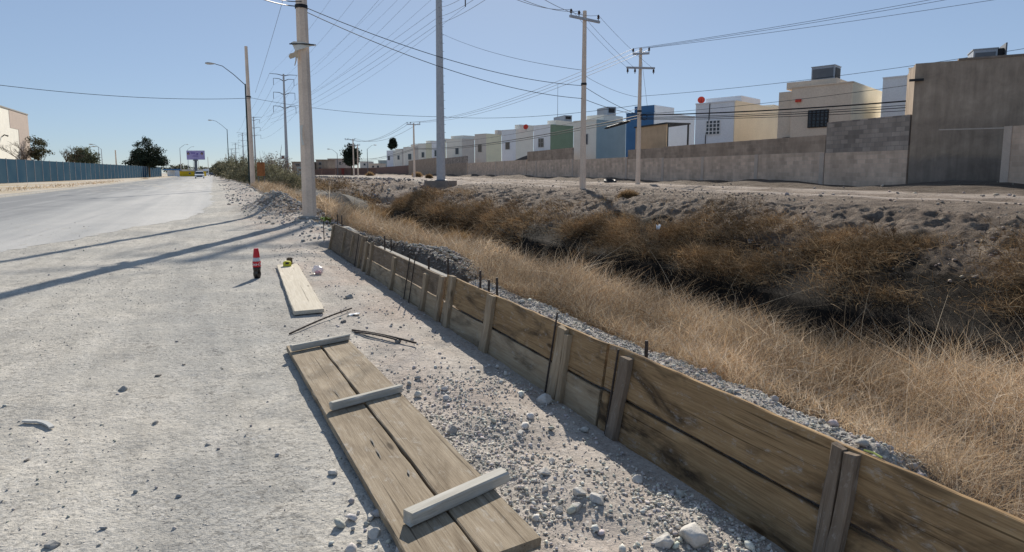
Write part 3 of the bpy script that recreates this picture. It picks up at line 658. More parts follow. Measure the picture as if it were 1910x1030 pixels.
RK = [(843, 806, 24, 'rounded grey stone beside the right edge of the brown shuttering panel', 'rockg'), (622, 884, 20, 'single white stone on bare dirt left of the shuttering panel', 'rockp'),
      (653, 556, 17, 'grey lump of concrete by the near end of the bleached plank', 'rockg'), (1015, 750, 30, 'flat pale stone at the edge of the formwork shadow', 'rockp'), (780, 708, 14, 'small grey stone alone between the panel middle and the formwork', 'rockg'),
      (695, 998, 32, 'larger white stone in the shadow edge of the panel, lower left', 'rockp'), (690, 968, 20, 'upright white stone in the shadow of the panel', 'rockp'), (1075, 948, 24, 'tall pale cobble in the middle of the gravel', 'rockp'), (1115, 935, 34, 'rounded pale cobble right of the tall cobble in the gravel', 'rockp'),
      (1080, 922, 26, 'rounded pale cobble directly behind the tall one', 'rockp'), (1042, 957, 26, 'grey cobble left of the tall pale cobble in the gravel', 'rockg'), (1240, 1014, 44, 'angular white rock at the lower edge beside a larger one', 'rockp'), (1295, 1010, 64, 'largest white rock at the lower edge of the gravel', 'rockp'),
      (1015, 884, 26, 'flat white stone near the right edge of the shuttering panel', 'rockp'), (1018, 915, 18, 'grey white cobble just above the lower gravel cluster', 'rockp'), (1190, 898, 24, 'pale stone close to the shadow of the long form panel', 'rockp'), (970, 812, 22, 'pale elongated stone in the upper gravel', 'rockp'),
      (1030, 862, 16, 'small white stone in the middle gravel', 'rockp'), (230, 727, 26, 'flat grey stone alone on the dusty left ground', 'rockg'), (290, 790, 20, 'knobbly grey stone right of the curved strip', 'rockg'), (388, 830, 16, 'pale stone with dark side on the open dirt', 'rockg'), (296, 702, 15, 'small dark clod on the open dusty ground', 'rockd'),
      (343, 681, 9, 'tiny dark pebble on the open dusty ground', 'rockd'), (335, 926, 16, 'grey stone low on the left by a patch of grit', 'rockg'), (100, 1018, 36, 'flat grey stone in the lower left corner', 'rockg'), (50, 860, 13, 'dark pebble near the left edge', 'rockd'),
      (742, 640, 15, 'dark stone touching the thin iron bars', 'rockd'), (640, 602, 11, 'dark clod between the rod and the shuttering panel', 'rockd'), (720, 780, 8, 'pebble lying on the shuttering panel side', 'rockg')]
for r in RK[:-1]: rock(r[0], r[1], r[2]*(.78 if r[0] < 480 else 1), r[3], r[4], flat=.55 if r[0] < 480 else .75)
for (x, y, w, l, mt) in ((1150, 355, 14, 'grey boulder on the far bank right of the pole', 'rockd'), (1020, 348, 10, 'grey boulder on the far bank left of the pole', 'rockd'), (995, 357, 12, 'dark clod at the far bank edge by blue litter', 'rockd'), (1480, 405, 14, 'angular clod at the edge of the dirt track', 'rockg'), (1730, 395, 14, 'angular clod on the bank before the tall grey wall', 'rockg'), (1590, 392, 10, 'small clod on the bank before the patched wall', 'rockg'), (1460, 385, 9, 'pale stone beside the rutted dirt track', 'rockp')):
    rock(x, y, w, l, mt, 'boulder')
# ------------------------------------------------------------------ small things on the ground
def rod(pa, pb, label, r=.008):
    a = gp(*pa)+Vector((0, 0, .012)); b = gp(*pb)+Vector((0, 0, .03)); n = 24
    pts = [a.lerp(b, i/n)+Vector((0, 0, .012*math.sin(math.pi*i/n))) for i in range(n+1)]
    m = MB().tube(pts, [r*(1.1 if i % 2 else .95) for i in range(n+1)], 6)
    tag(m.build('iron_rod', 'iron', origin=a), label, 'rod')
rod((540, 625), (656, 580), 'single thin iron rod lying just beyond the shuttering panel', .009)
rod((657, 618), (776, 646), 'thin iron bar lying beside a twin bar at the panel corner', .010)
rod((662, 622), (740, 640), 'shorter iron bar lying against its longer twin', .008)
P = gp(480, 519)
e = empty('drink_bottle', P, 'large dark cola bottle with red label standing on the dirt', 'bottle')
r0 = .053
MB().lathe([(.02, .004), (.036, 0), (.044, .01), (r0, .05), (r0, .075), (.048, .10), (.048, .108), (r0, .14), (r0, .165)], P, 28).build('bottle_base', 'bottle', e, True)
MB().lathe([(r0+.0015, .165), (r0+.002, .168), (r0+.002, .242), (r0+.0015, .245)], P, 28).build('label_band', 'label', e, True)
MB().lathe([(r0, .245), (r0-.001, .262), (.045, .285), (.034, .312), (.022, .335), (.015, .345), (.015, .365)], P, 28).build('bottle_neck', 'clearp', e, True)
MB().lathe([(.017, .345), (.017, .368), (.015, .37)], P, 16).build('bottle_cap', 'label', e, True)
def text_mesh(txt, size, shear=0.0):
    cu = bpy.data.curves.new('lettering', 'FONT'); cu.body = txt; cu.size = size; cu.shear = shear; cu.align_x = 'CENTER'; cu.align_y = 'CENTER'; cu.extrude = 0; cu.offset = size*.012
    o = bpy.data.objects.new('lettering', cu); COL.objects.link(o); bpy.context.view_layer.update()
    me = bpy.data.meshes.new_from_object(o.evaluated_get(bpy.context.evaluated_depsgraph_get())); bpy.data.objects.remove(o); return me
me = text_mesh('Coca-Cola', .042, .35); me.name = 'lettering'
import bmesh as _bm
bm = _bm.new(); bm.from_mesh(me); _bm.ops.subdivide_edges(bm, edges=bm.edges[:], cuts=1); bm.to_mesh(me); bm.free()
fa = math.atan2(-P.y, -P.x)
for v in me.vertices:
    a = fa+.05+v.co.x/(r0+.003); v.co = Vector(((r0+.0045)*math.cos(a), (r0+.0045)*math.sin(a), .206+v.co.y*1.25))
o = link('lettering', me, 'letter', e)
cup = MB().lathe([(.0455, .300), (.047, .300), (.047, .304), (.0455, .306), (.040, .36), (.031, .425), (.030, .427), (.02, .428)], P, 28)
tag(cup.build('plastic_cup', 'red', origin=P+Vector((0, 0, .3)), smooth=False), 'red plastic cup turned upside down over the neck of the drink bottle', 'cup')
# tape measure and tin on the plank
A, B, C_, D = PL
c = A.lerp(B, .5)+(D-A).normalized()*.28
e = empty('tape_measure', (c.x, c.y, .051), 'yellow tape measure on the far end of the bleached plank', 'tape measure')
m = MB(); rz = Matrix.Rotation(.35, 3, 'Z'); pr = [(-.06, 0), (.06, 0), (.06, .05), (.045, .075), (-.03, .085), (-.06, .06)]
v = [rz @ Vector((x, y, z)) + c+Vector((0, 0, .001)) for y in (-.03, .03) for x, z in pr]
m.add(v, [(0, 1, 2, 3, 4, 5)[::-1], (6, 7, 8, 9, 10, 11)]+[(i, (i+1) % 6, 6+(i+1) % 6, 6+i) for i in range(6)]); m.build('case', 'yellow', e)
m = MB().box(c+rz @ Vector((0, 0, .05)), (.05, .064, .03), rz); m.build('grip', 'darkmetal', e)
c2 = c-(D-A).normalized()*.16+(B-A).normalized()*.05
MB_ = MB().lathe([(.042, 0), (.044, .003), (.044, .10), (.042, .104), (.036, .104), (.036, .095)], (c2.x, c2.y, .051), 20)
tag(MB_.build('open_tin', 'tin', origin=c2, smooth=False), 'small brown tin standing behind the yellow tape measure on the plank', 'tin')
def blob(name, mat, P, r, squash, seed, parent=None, amp=.3, label=None, cat=None):
    rn = np.random.default_rng(seed); import bmesh
    bm = bmesh.new(); bmesh.ops.create_icosphere(bm, subdivisions=4, radius=1); d = np.array([q.co[:] for q in bm.verts]); f = np.array([[q.index for q in k.verts] for k in bm.faces]); bm.free()
    rad = np.ones(len(d))
    for i in range(14):
        k = rn.normal(size=3)*(1.5+i*.5); rad += amp/(1+i*.35)*np.abs(np.sin(d @ k+rn.uniform(0, 6)))-amp/(1+i*.35)*.6
    v = d*rad[:, None]*np.array([1, 1, squash])*r+np.array(P)
    o = npmesh(name, v, f, mat, parent, smooth=True, origin=None if parent else P)
    return tag(o, label, cat) if label else o
N = NT('thin_clear_bag'); tr = N.new('ShaderNodeBsdfTransparent'); ms = N.new('ShaderNodeMixShader'); ms.inputs[0].default_value = .55; N.done((.85, .83, .83), .25, spec=.5)
N.l.new(tr.outputs[0], ms.inputs[1]); N.l.new(N.b.outputs[0], ms.inputs[2]); N.l.new(ms.outputs[0], N.n['Material Output'].inputs[0]); M['film'] = N.m
P = gp(593, 512)
e = empty('plastic_bag', P, 'crumpled clear plastic bag with something red inside, on the dirt', 'plastic bag')
blob('bag_film', 'film', P+Vector((0, 0, .06)), .075, .85, 5, e, .22)
blob('red_wrapper', 'red', P+Vector((.01, -.01, .035)), .04, .6, 6, e, .3)
def scrap(x, y, w, label, mat, seed, cat='litter', name='litter_scrap', P=None, h=.02):
    P = gp(x, y) if P is None else P
    rn = np.random.default_rng(seed); n = 7; r = w/FPX*P.y/2
    u = np.linspace(-1, 1, n); X, Y = np.meshgrid(u, u, indexing='ij'); a = rn.uniform(0, 3)
    Z = h*(fbm(X*2+seed, Y*2, 3)+.5)+.004
    x2 = (X*math.cos(a)-Y*.5*math.sin(a))*r*(1+.2*fbm(X*3+seed, Y, 2)); y2 = (X*math.sin(a)+Y*.5*math.cos(a))*r*(1+.2*fbm(Y*3, X+seed, 2))
    v = np.stack([x2, y2, Z], -1).reshape(-1, 3); v = np.concatenate([v, v-np.array([0, 0, .003])])
    q = grid_quads(n, n); o = npmesh(name, v, np.concatenate([q, q[:, ::-1]+n*n]), mat, smooth=True); o.location = P
    return tag(o, label, cat)
scrap(660, 588, 22, 'white paper scrap beside the end of the single iron rod', 'paper', 3)
scrap(735, 425, 14, 'white plastic scrap behind the leaning plywood', 'paper', 9, h=.06)
for i, (x, y, w, l, mt) in enumerate(((1310, 350, 14, 'pale litter at the foot of the block wall', 'paper'), (1640, 352, 16, 'white litter at the foot of the patched wall', 'paper'), (975, 355, 9, 'blue plastic litter on the far bank edge', 'blue'), (1190, 412, 7, 'small white litter on the bank right of the pole shadow', 'paper'), (1228, 428, 8, 'white litter lying higher than the brown weeds on the bank', 'paper'), (705, 331, 7, 'pale litter on the far track by the distant wall', 'paper'), (600, 405, 16, 'pale litter at the foot of the near concrete pole', 'paper'))):
    scrap(x, y, w, l, mt, 40+i, h=.08)
# curved strip bottom-left
a = [gp(x, y)+Vector((0, 0, .02)) for x, y in ((44, 789), (58, 790), (72, 790), (84, 793), (92, 797), (97, 802))]
m = MB()
for i in range(len(a)-1):
    dd = (a[i+1]-a[i]); nn = dd.cross(Vector((0, 0, 1))).normalized()*.012
    m.add([a[i]-nn, a[i+1]-nn, a[i+1]+nn, a[i]+nn, a[i]-nn-Vector((0, 0, .012)), a[i+1]-nn-Vector((0, 0, .012)), a[i+1]+nn-Vector((0, 0, .012)), a[i]+nn-Vector((0, 0, .012))], [(0, 1, 2, 3), (7, 6, 5, 4), (0, 4, 5, 1), (2, 6, 7, 3), (0, 3, 7, 4), (1, 5, 6, 2)])
tag(m.build('bent_strip', 'lampw', origin=a[0]), 'bent pale strip lying on the dusty ground near the left edge', 'strip')
# lime cloth at the foot of the pole and stub of concrete
P = W(18.6, 2.45, hz(18.6, 2.45))
# ------------------------------------------------------------------ grass
def ribbons(root, d, L, wd, bend, col, segs=4):
    n = len(root); side = np.cross(d, RNG.normal(size=(n, 3))); side /= np.linalg.norm(side, axis=1)[:, None]+1e-9
    V = np.zeros((n, segs+1, 2, 3), np.float32)
    for k in range(segs+1):
        u = k/segs; p = root+d*(L*u)[:, None]+bend*(L*u*u)[:, None]; w = (wd*(1-.8*u))[:, None]
        V[:, k, 0] = p-side*w/2; V[:, k, 1] = p+side*w/2
    base = (np.arange(n)*(segs+1)*2)[:, None]; q = []
    for k in range(segs): q.append(np.stack([base[:, 0]+2*k, base[:, 0]+2*k+1, base[:, 0]+2*k+3, base[:, 0]+2*k+2], 1))
    C = np.repeat(col, (segs+1)*2, 0)
    return V.reshape(-1, 3), np.stack(q, 1).reshape(-1, 4), C
def merge(parts):
    V, F, C = [], [], []; k = 0
    for v, f, c in parts: V.append(v); F.append(f+k); C.append(c); k += len(v)
    return np.concatenate(V), np.concatenate(F), np.concatenate(C)
STRAW = np.array([(.50, .375, .24), (.41, .285, .17), (.57, .455, .325), (.30, .19, .11), (.48, .365, .25), (.60, .51, .40)])
RUST = np.array([(.30, .19, .092), (.42, .285, .15), (.19, .115, .056), (.50, .36, .21), (.12, .075, .04)])
def grass(s, t, L, wd, pal, spread=.6, droop=.45, bias=None, segs=4, lift=0.0, stiff=.15):
    n = len(s); root = stw(s, t, height(s, t, False)+lift*RNG.random(n))
    cl_ = .38+1.05*np.clip(fbm(s*1.3+31, t*1.3, 3)+.55, 0, 1.1); az = RNG.uniform(0, 2*np.pi, n)+6*fbm(s*.8, t*.8+9, 2); tilt = np.abs(RNG.normal(0, spread, n))
    d = np.stack([np.cos(az)*np.sin(tilt), np.sin(az)*np.sin(tilt), np.abs(np.cos(tilt))], 1)
    if bias is not None: d = d+np.array(bias); d /= np.linalg.norm(d, axis=1)[:, None]
    b = RNG.normal(0, .5, (n, 3)); b[:, 2] = -droop*RNG.random(n)+RNG.normal(0, .12, n)
    c = pal[RNG.integers(0, len(pal), n)]*RNG.uniform(.7, 1.2, (n, 1))*cl_[:, None]
    return ribbons(root, d, L, wd, b, c, segs)
def dens(lo, hi): return lambda s, t: np.clip(lo+hi*fbm(s*.8, t*.8, 3), .05, 1)
parts = []
def near_slope(s, t):     # clumpy cover on the near slope
    n1 = fbm(s*.5+2, t*.5, 3); return np.clip(.8+.9*n1, .15, 1)*sstep(0, .3, t+.25*n1-np.interp(s, [-5, 5.5, 7, 11.6, 16, 20, 30], [2.42, 2.42, 2.95, 3.8, 4.0, 3.2, 2.9]))*(1-sstep(4.5, 5.15, t-.7*n1-1.5*np.exp(-((s-.6)/1.5)**2)-.6*sstep(9, 14, s)))
for (n, s0, s1, Lm, w) in ((150000, -3.0, 3.0, .25, .0026), (150000, 2.5, 9, .25, .0036), (80000, 8.5, 22, .32, .0075), (24000, 20, 60, .5, .022)):
    s, t = scat(n, s0, s1, 2.5, 7.2, near_slope)
    cl = .5+1.1*np.clip(fbm(s*.9+5, t*.9, 3)+.4, 0, 1)
    Lg = Lm*cl*RNG.uniform(.5, 1.35, len(s))*np.clip(.5+(t-2.5)*.4, .4, 1.15)*(1-.55*bump2(s, t, 8.8, 3.0, 2.2, .45))
    parts.append(grass(s, t, Lg, np.full(len(s), w)*RNG.uniform(.6, 1.3, len(s)), STRAW, 1.25, .25, bias=(.1, -.05, .3), segs=3, lift=.06+.5*np.clip(fbm(s*1.15+40, t*1.15, 4)+.42, 0, 1)*np.clip((t-2.4)*1.2, .15, 1)*(1-.55*sstep(4.2, 5.0, t)*sstep(1.8, 3, s))))
# a few long pale stalks standing out
s, t = scat(650, -2, 9, 3.4, 6.2); parts.append(grass(s, t, RNG.uniform(.4, 1.0, len(s)), np.full(len(s), .0045), np.array([(.60, .52, .40), (.52, .42, .30)]), .55, .5, segs=6))
V, F, C = merge(parts)
o = npmesh('dry_grass', V, F, 'straw', col=C, kind='stuff'); tag(o, 'tangled straw coloured dry grass on the near slope of the ditch', 'grass')
parts = []
def far_slope(s, t):
    n1 = fbm(s*.55+12, t*.55, 3); n0 = fbm(s*.22+1, t*.3, 2); return np.clip(.92+2.3*n1, .05, 1)*sstep(9.0, 9.5, t)*(1-sstep(11.0, 12.2, t-2.4*n0))
for (n, s0, s1, Lm, w) in ((190000, 0, 16, .30, .007), (90000, 14, 40, .38, .015), (14000, 38, 90, .5, .04)):
    s, t = scat(n, s0, s1, 8.0, 13.4, far_slope)
    Lg = Lm*RNG.uniform(.4, 1.3, len(s))
    parts.append(grass(s, t, Lg, np.full(len(s), w)*RNG.uniform(.6, 1.3, len(s)), RUST, 1.2, .6, bias=(-.5, -.3, .15), segs=3, lift=.06+.75*np.clip(fbm(s*1.0+70, t*1.0, 4)+.38, 0, 1)))
s, t = scat(5000, 0, 40, 10.8, 13.6, lambda s, t: np.clip(2.5*fbm(s*.7, t*.7, 2), 0, .6)); parts.append(grass(s, t, RNG.uniform(.1, .3, len(s)), np.full(len(s), .011), RUST*.9+.03, .7, .3, segs=3))
s, t = scat(60000, 0, 130, 15, 60, lambda s, t: ((walloff(s, t) > -1.8) & (walloff(s, t) < -.05))*np.clip(2.2*fbm(s*.35, t*.35, 3)+.05, 0, 1)); parts.append(grass(s, t, RNG.uniform(.1, .4, len(s)), np.full(len(s), .02), RUST*.8, .8, .3, segs=2, lift=.05))
V, F, C = merge(parts)
o = npmesh('rust_weeds', V, F, 'weed', col=C, kind='stuff'); tag(o, 'matted rust brown weeds hanging over the far slope of the ditch', 'grass')
# dark stalks in the bottom
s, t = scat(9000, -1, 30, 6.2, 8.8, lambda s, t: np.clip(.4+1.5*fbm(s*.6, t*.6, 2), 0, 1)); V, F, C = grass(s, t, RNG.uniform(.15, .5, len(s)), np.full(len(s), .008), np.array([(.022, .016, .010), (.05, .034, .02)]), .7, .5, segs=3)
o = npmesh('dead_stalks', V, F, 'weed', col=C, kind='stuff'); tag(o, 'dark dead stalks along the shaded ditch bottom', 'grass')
def dry_bush(P, r, h, label, pal, n=5200, w=.01, group=None, name='dry_bush'):
    d = RNG.normal(size=(n, 3)); d[:, 2] = np.abs(d[:, 2])*.9+.15; d /= np.linalg.norm(d, axis=1)[:, None]
    lob = 1+.35*fbm(d[:, 0]*2.2+P.x, d[:, 1]*2.2+d[:, 2]*2+P.y, 3)
    root = np.array(P)[None]+d*np.array([r, r, h])*(RNG.random((n, 1))**.6)*.75*lob[:, None]
    L = np.full(n, (r+h)/2*.42)*RNG.uniform(.5, 1.2, n); dd = d+RNG.normal(0, .45, (n, 3)); dd /= np.linalg.norm(dd, axis=1)[:, None]
    b = RNG.normal(0, .2, (n, 3)); b[:, 2] -= .12
    c = pal[RNG.integers(0, len(pal), n)]*RNG.uniform(.7, 1.25, (n, 1))
    V, F, C = ribbons(root, dd, L, np.full(n, w)*RNG.uniform(.6, 1.3, n), b, c, 3)
    o = npmesh(name, V, F, 'straw', col=C, origin=P); return tag(o, label, 'bush', group)
GREYS = np.array([(.36, .30, .20), (.30, .25, .17), (.42, .35, .24)])
TANS = np.array([(.40, .27, .14), (.33, .21, .10), (.46, .33, .19)])
for (x, y, Y, r, h, lab, pal) in ((655, 405, 21, .85, .85, 'grey straw bush just right of the near concrete pole', GREYS), (752, 408, 27, .95, 1.1, 'round tan bush in the ditch below the tall steel pole', TANS), (715, 412, 24, .5, .6, 'small tan bush left of the round one in the ditch', TANS),
                        (700, 400, 34, 1.3, 1.0, 'dark rust bush on the far slope behind the tan bushes', RUST), (850, 420, 24, .95, .75, 'flat tan bush on the far slope right of the pole shadow', TANS*.85), (1170, 385, 22, .45, .35, 'low brown weed on the bare bank between the two poles', RUST), (590, 365, 38, 1.4, .9, 'tan weeds in the ditch behind the near pole', TANS)):
    r_ = ray(x, y); k = Y/r_.y; P = Vector((r_.x*k, Y, 0)); P.z = max(hz(*ST(P))-.05, EYE+r_.z*k-.15); P.z = hz(*ST(P))-.03
    dry_bush(P, r, h, lab, pal, w=.011*Y/22)
# ------------------------------------------------------------------ trees
def leafcloud(blobs, n, size, pal, clump=22, cs=.25, flat=.5):
    nb = len(blobs); vol = np.array([b[3]*b[3]*b[4] for b in blobs]); pick = RNG.choice(nb, n//clump, p=vol/vol.sum())
    B = np.array(blobs)[pick]; d = RNG.normal(size=(len(pick), 3)); d /= np.linalg.norm(d, axis=1)[:, None]
    cen = B[:, :3]+d*np.stack([B[:, 3], B[:, 3], B[:, 4]], 1)*(RNG.random((len(pick), 1))**.35)
    tone = RNG.uniform(.6, 1.35, (len(pick), 1))
    ctr = np.repeat(cen, clump, 0)+RNG.normal(0, cs, (len(pick)*clump, 3))*np.array([1, 1, .7]); m = len(ctr)
    a = RNG.normal(size=(m, 3)); a /= np.linalg.norm(a, axis=1)[:, None]; b = np.cross(a, RNG.normal(size=(m, 3))); b /= np.linalg.norm(b, axis=1)[:, None]
    sz = (size*RNG.uniform(.6, 1.4, m))[:, None]; a = a*sz; b = b*sz*flat
    V = np.stack([ctr-a, ctr-b*.9, ctr+a, ctr+b*.9], 1).reshape(-1, 3); F = np.arange(m*4).reshape(-1, 4)
    c = pal[RNG.integers(0, len(pal), m)]*np.repeat(tone, clump, 0)*RNG.uniform(.8, 1.2, (m, 1)); return V, F, np.repeat(c, 4, 0)
def tree(name, label, P, trunk_h, r, blobs, n, size, pal, cat='tree', group=None, cs=.3, flat=.5):
    e = empty(name, P, label, cat, group); m = MB(); P = Vector(P)
    top = P+Vector((0, 0, trunk_h)); m.tube([P-Vector((0, 0, .2)), P.lerp(top, .5)+Vector((.05, 0, 0)), top], [r*1.2, r*.9, r*.6], 8)
    bl = [(P.x+b[0], P.y+b[1], P.z+b[2], b[3], b[4]) for b in blobs]
    for b in bl[:9]:
        c = Vector(b[:3]); st = P.lerp(top, random.uniform(.5, 1)); m.tube([st, st.lerp(c, .5)+Vector((0, 0, .1)), c], [r*.5, r*.3, r*.1], 5)
    m.build('trunk', 'bark', e)
    V, F, C = leafcloud(bl, n, size, pal, cs=cs, flat=flat); npmesh('crown', V, F, 'leaf', e, col=C)
    return e
DARK = np.array([(.03, .042, .028), (.04, .055, .035), (.025, .035, .022)]); OLIVE = np.array([(.075, .075, .04), (.09, .085, .05), (.06, .062, .035)])
PALEG = np.array([(.10, .11, .065), (.13, .135, .085), (.085, .095, .055)])
def gpt(x, Y, z=0): r = ray(x, 322); return Vector((r.x*Y/r.y, Y, z))
def px(n, Y): return n*Y/FPX
Y = 150; u = Y/FPX
def bl(cx, cy, rx, ry, x0, Y, yb=322, dz=0): k = Y/FPX; return ((cx-x0)*k, dz, (yb-cy)*k+EYE, rx*k, ry*k)
tree('pine_tree', 'tall dark pine behind the end of the blue fence', gpt(278, 168), 6, .3, [bl(*b, 278, 168) for b in ((275, 268, 11, 9), (262, 272, 8, 5), (290, 280, 14, 8), (265, 288, 16, 10), (300, 285, 9, 6), (298, 300, 13, 10), (280, 300, 22, 12), (246, 303, 10, 6), (306, 308, 8, 6), (255, 295, 8, 6))], 8000, .26, DARK, cs=.40)
tree('leafy_tree', 'olive leafy tree in front of the dark pine', gpt(264, 172), 2.5, .2, [bl(*b, 264, 172) for b in ((264, 294, 15, 12), (258, 302, 14, 10), (272, 302, 14, 10))], 4600, .2, OLIVE*1.25, cs=.34)
tree('leafy_tree', 'round pale green tree standing over the middle of the fence', gpt(158, 120), 2.5, .2, [bl(*b, 158, 120) for b in ((155, 284, 15, 10), (144, 296, 14, 9), (170, 291, 13, 9), (160, 300, 24, 8), (180, 303, 8, 5))], 5600, .17, PALEG*1.2, cs=.3)
tree('leafy_tree', 'sparse brown green tree beside the warehouse corner', gpt(74, 112), 3.5, .18, [bl(*b, 74, 112) for b in ((66, 262, 7, 8), (78, 268, 10, 7), (88, 270, 7, 4), (72, 280, 14, 6), (92, 285, 7, 3), (68, 290, 12, 7))], 2300, .17, OLIVE*1.2, cs=.3)
def bare_tree(name, label, P, h, r, seed, depth=5, pal='bark', spread=.55):
    rn = random.Random(seed); e = empty(name, P, label, 'tree', None); tk = MB(); br = MB()
    def go(p, d, L, rad, k):
        q = p+d*L*.5+Vector((rn.uniform(-1, 1), rn.uniform(-1, 1), 0))*L*.05; e2 = p+d*L
        (tk if k == depth else br).tube([p, q, e2], [rad, rad*.8, rad*.62], 5 if k > 2 else 3, cap=False)
        if k == 0: return
        for i in range(3 if k > 1 else 4):
            nd = (d+Vector((rn.gauss(0, spread), rn.gauss(0, spread), rn.uniform(-.05, .35)))).normalized(); go(p.lerp(e2, rn.uniform(.55, 1)), nd, L*rn.uniform(.55, .8), rad*.55, k-1)
    go(Vector(P), Vector((0, 0, 1)), h*.38, r, depth); tk.build('trunk', 'bark', e); br.build('branches', 'bark', e); return e
bare_tree('bare_tree', 'leafless tree in front of the cream warehouse wall', gpt(50, 92), 7.4, .2, 4)
bare_tree('bare_tree', 'leafless tree between the sparse tree and the round green tree', gpt(119, 110), 7.4, .22, 8)
# roadside bushes far down the ditch
BUSH = np.array([(.21, .195, .12), (.155, .155, .09), (.26, .235, .155)]); BROWN = np.array([(.21, .165, .125), (.15, .12, .095)])
for i, (x, Y, rx, hh, lab, pal) in enumerate(((530, 62, 1.5, 2.0, 'grey green bush left of the near concrete pole', BUSH), (508, 66, 1.8, 2.3, 'grey green bush behind the orange board', BUSH), (515, 84, 2.4, 3.8, 'tall brown bush rising behind the orange board', BROWN), (492, 88, 2.6, 3.4, 'grey brown bush beside the second concrete pole', BUSH),
    (478, 82, 2.0, 2.6, 'low green bush right of the green lamp post', BUSH), (455, 92, 2.4, 2.6, 'green grey bush left of the green lamp post', BUSH), (444, 112, 2.6, 3.8, 'wide pale bush down the roadside ditch', BUSH), (430, 142, 3.0, 3.6, 'smaller pale bush further down the roadside ditch', BUSH), (418, 200, 3.4, 4.0, 'distant bush at the bend of the ditch', BUSH), (548, 72, 1.8, 1.6, 'low green bush behind the near pole', BUSH))):
    P = gpt(x, Y); P.z = hz(*ST(P)); hh *= 1.42
    e = empty('roadside_bush', P, lab, 'bush', 'bushes along the roadside ditch')
    n = 5200; V, F, C = leafcloud([(P.x, P.y, P.z+hh*.45, rx, hh*.45), (P.x-rx*.5, P.y, P.z+hh*.35, rx*.7, hh*.35), (P.x+rx*.55, P.y+.4, P.z+hh*.33, rx*.75, hh*.33)], n, .13*Y/75, pal, cs=.3, flat=.28)
    npmesh('foliage', V, F, 'leaf', e, col=C)
    m = MB()
    for k in range(14):
        a = random.uniform(0, 6.28); q = P+Vector((math.cos(a)*rx*.8, math.sin(a)*rx*.8, hh*random.uniform(.75, 1.15))); m.tube([P, P.lerp(q, .5)+Vector((0, 0, .2)), q], [.035, .025, .01], 4)
    m.build('stems', 'bark', e)
# ------------------------------------------------------------------ poles
def conc_pole(P, h, r0, r1, label, lean=(0, 0), n=8, cat='utility pole', group='concrete utility poles'):
    e = empty('concrete_pole', P, label, cat, group); P = Vector(P)
    q = P+Vector((lean[0]*h, lean[1]*h, h)); MB().tube([P-Vector((0, 0, .4)), q], [r0, r1], n).build('shaft', 'concrete', e); return e, q
def band(e, P, z, r, mat='darkmetal'): MB().lathe([(r, z-.05), (r+.012, z-.05), (r+.012, z+.05), (r, z+.05)], (P[0], P[1], 0), 12).build('band', mat, e)
def crossarm(e, c, dirv, L, ins=3, hang=False, offs=0.0, w=.09):
    dirv = Vector(dirv).normalized(); a = Vector(c)-dirv*(L/2-offs); b = Vector(c)+dirv*(L/2+offs); fr = Vector((-dirv.y, dirv.x, 0))*.17
    ang = math.atan2(dirv.y, dirv.x); m = MB().box((a+b)/2-fr*.0, (L, w, w*1.2), Matrix.Rotation(ang, 3, 'Z')); arm = m.build('crossarm', 'steel', e); pts = []
    us = [.04, .3, .96] if ins == 3 else [.03, .97]
    for u_ in us:
        p = a.lerp(b, u_); sg = -1 if hang else 1
        i = MB(); z0 = w*.6 if sg > 0 else -w*.6-.28
        i.lathe([(.02, z0), (.02, z0+.08), (.07, z0+.1), (.05, z0+.15), (.065, z0+.19), (.03, z0+.27)], p, 8); i.build('insulator', 'ins', arm); pts.append(p+Vector((0, 0, z0+.25 if sg > 0 else z0)))
    return pts
SH = Vector((0, 0, 0))
p1 = W(19.1, 2.62, hz(19.1, 2.62)); P1 = Vector((p1.x, p1.y, -.02))
e1, q1 = conc_pole(P1, 12, .225, .13, 'nearest concrete pole with rags tied round it, at the roadside', (-.004, 0))
MB().lathe([(.30, 0), (.29, .22), (.26, .25)], P1+Vector((0, -.05, -.06)), 8).build('footing', 'concretew', e1)
p2 = gpt(580.3, 25.6); p2.z = hz(*ST(p2))
conc_pole(p2, 12.3, .17, .10, 'second concrete pole hidden behind the nearest one', (-.004, 0))
P3 = gpt(471, 55); P3.z = hz(*ST(P3))
e3, q3 = conc_pole(P3, 11.5+1.2, .22, .13, 'concrete pole beside the green lamp post', (-.006, 0), 10); band(e3, P3+Vector((-.03, 0, 0)), 8.4, .19)
pass
P4 = gpt(1087, 28.5); P4.z = hz(*ST(P4))-.05
e4, q4 = conc_pole(P4, 8.35, .155, .09, 'concrete pole with one crossarm at the top of the far bank', (.0, 0))
ARM1 = crossarm(e4, P4+Vector((0, -.12, 7.95)), Vector((1, .75, 0)), 1.9, 3); band(e4, P4, P4.z+5.0, .125)
P5 = gpt(1190, 35); P5.z = hz(*ST(P5))-.05
e5, q5 = conc_pole(P5, 7.9, .15, .085, 'concrete pole with two crossarms in front of the tan shed', (.0, 0))
ARM2 = crossarm(e5, P5+Vector((0, -.11, 7.55)), Vector((1, -.25, 0)), .95, 2); ARM3 = crossarm(e5, P5+Vector((0, -.11, 6.75)), Vector((1, .15, 0)), 1.7, 3, True)
band(e5, P5, P5.z+4.3, .12)
MB().tube([P5+Vector((.28+.16*math.cos(a), -.1, 3.95+.16*math.sin(a))) for a in np.linspace(0, 6.0, 18)], .022, 6).build('cable_coil', 'cable', e5)
P6 = gpt(773, 84); P6.z = .8
e6, q6 = conc_pole(P6, 7.6, .17, .10, 'slim distant concrete pole by the long block wall', (0, 0)); ARM4 = crossarm(e6, P6+Vector((0, -.12, 7.4)), Vector((1, .2, 0)), 1.9, 3)
P7 = gpt(660, 128); P7.z = .8
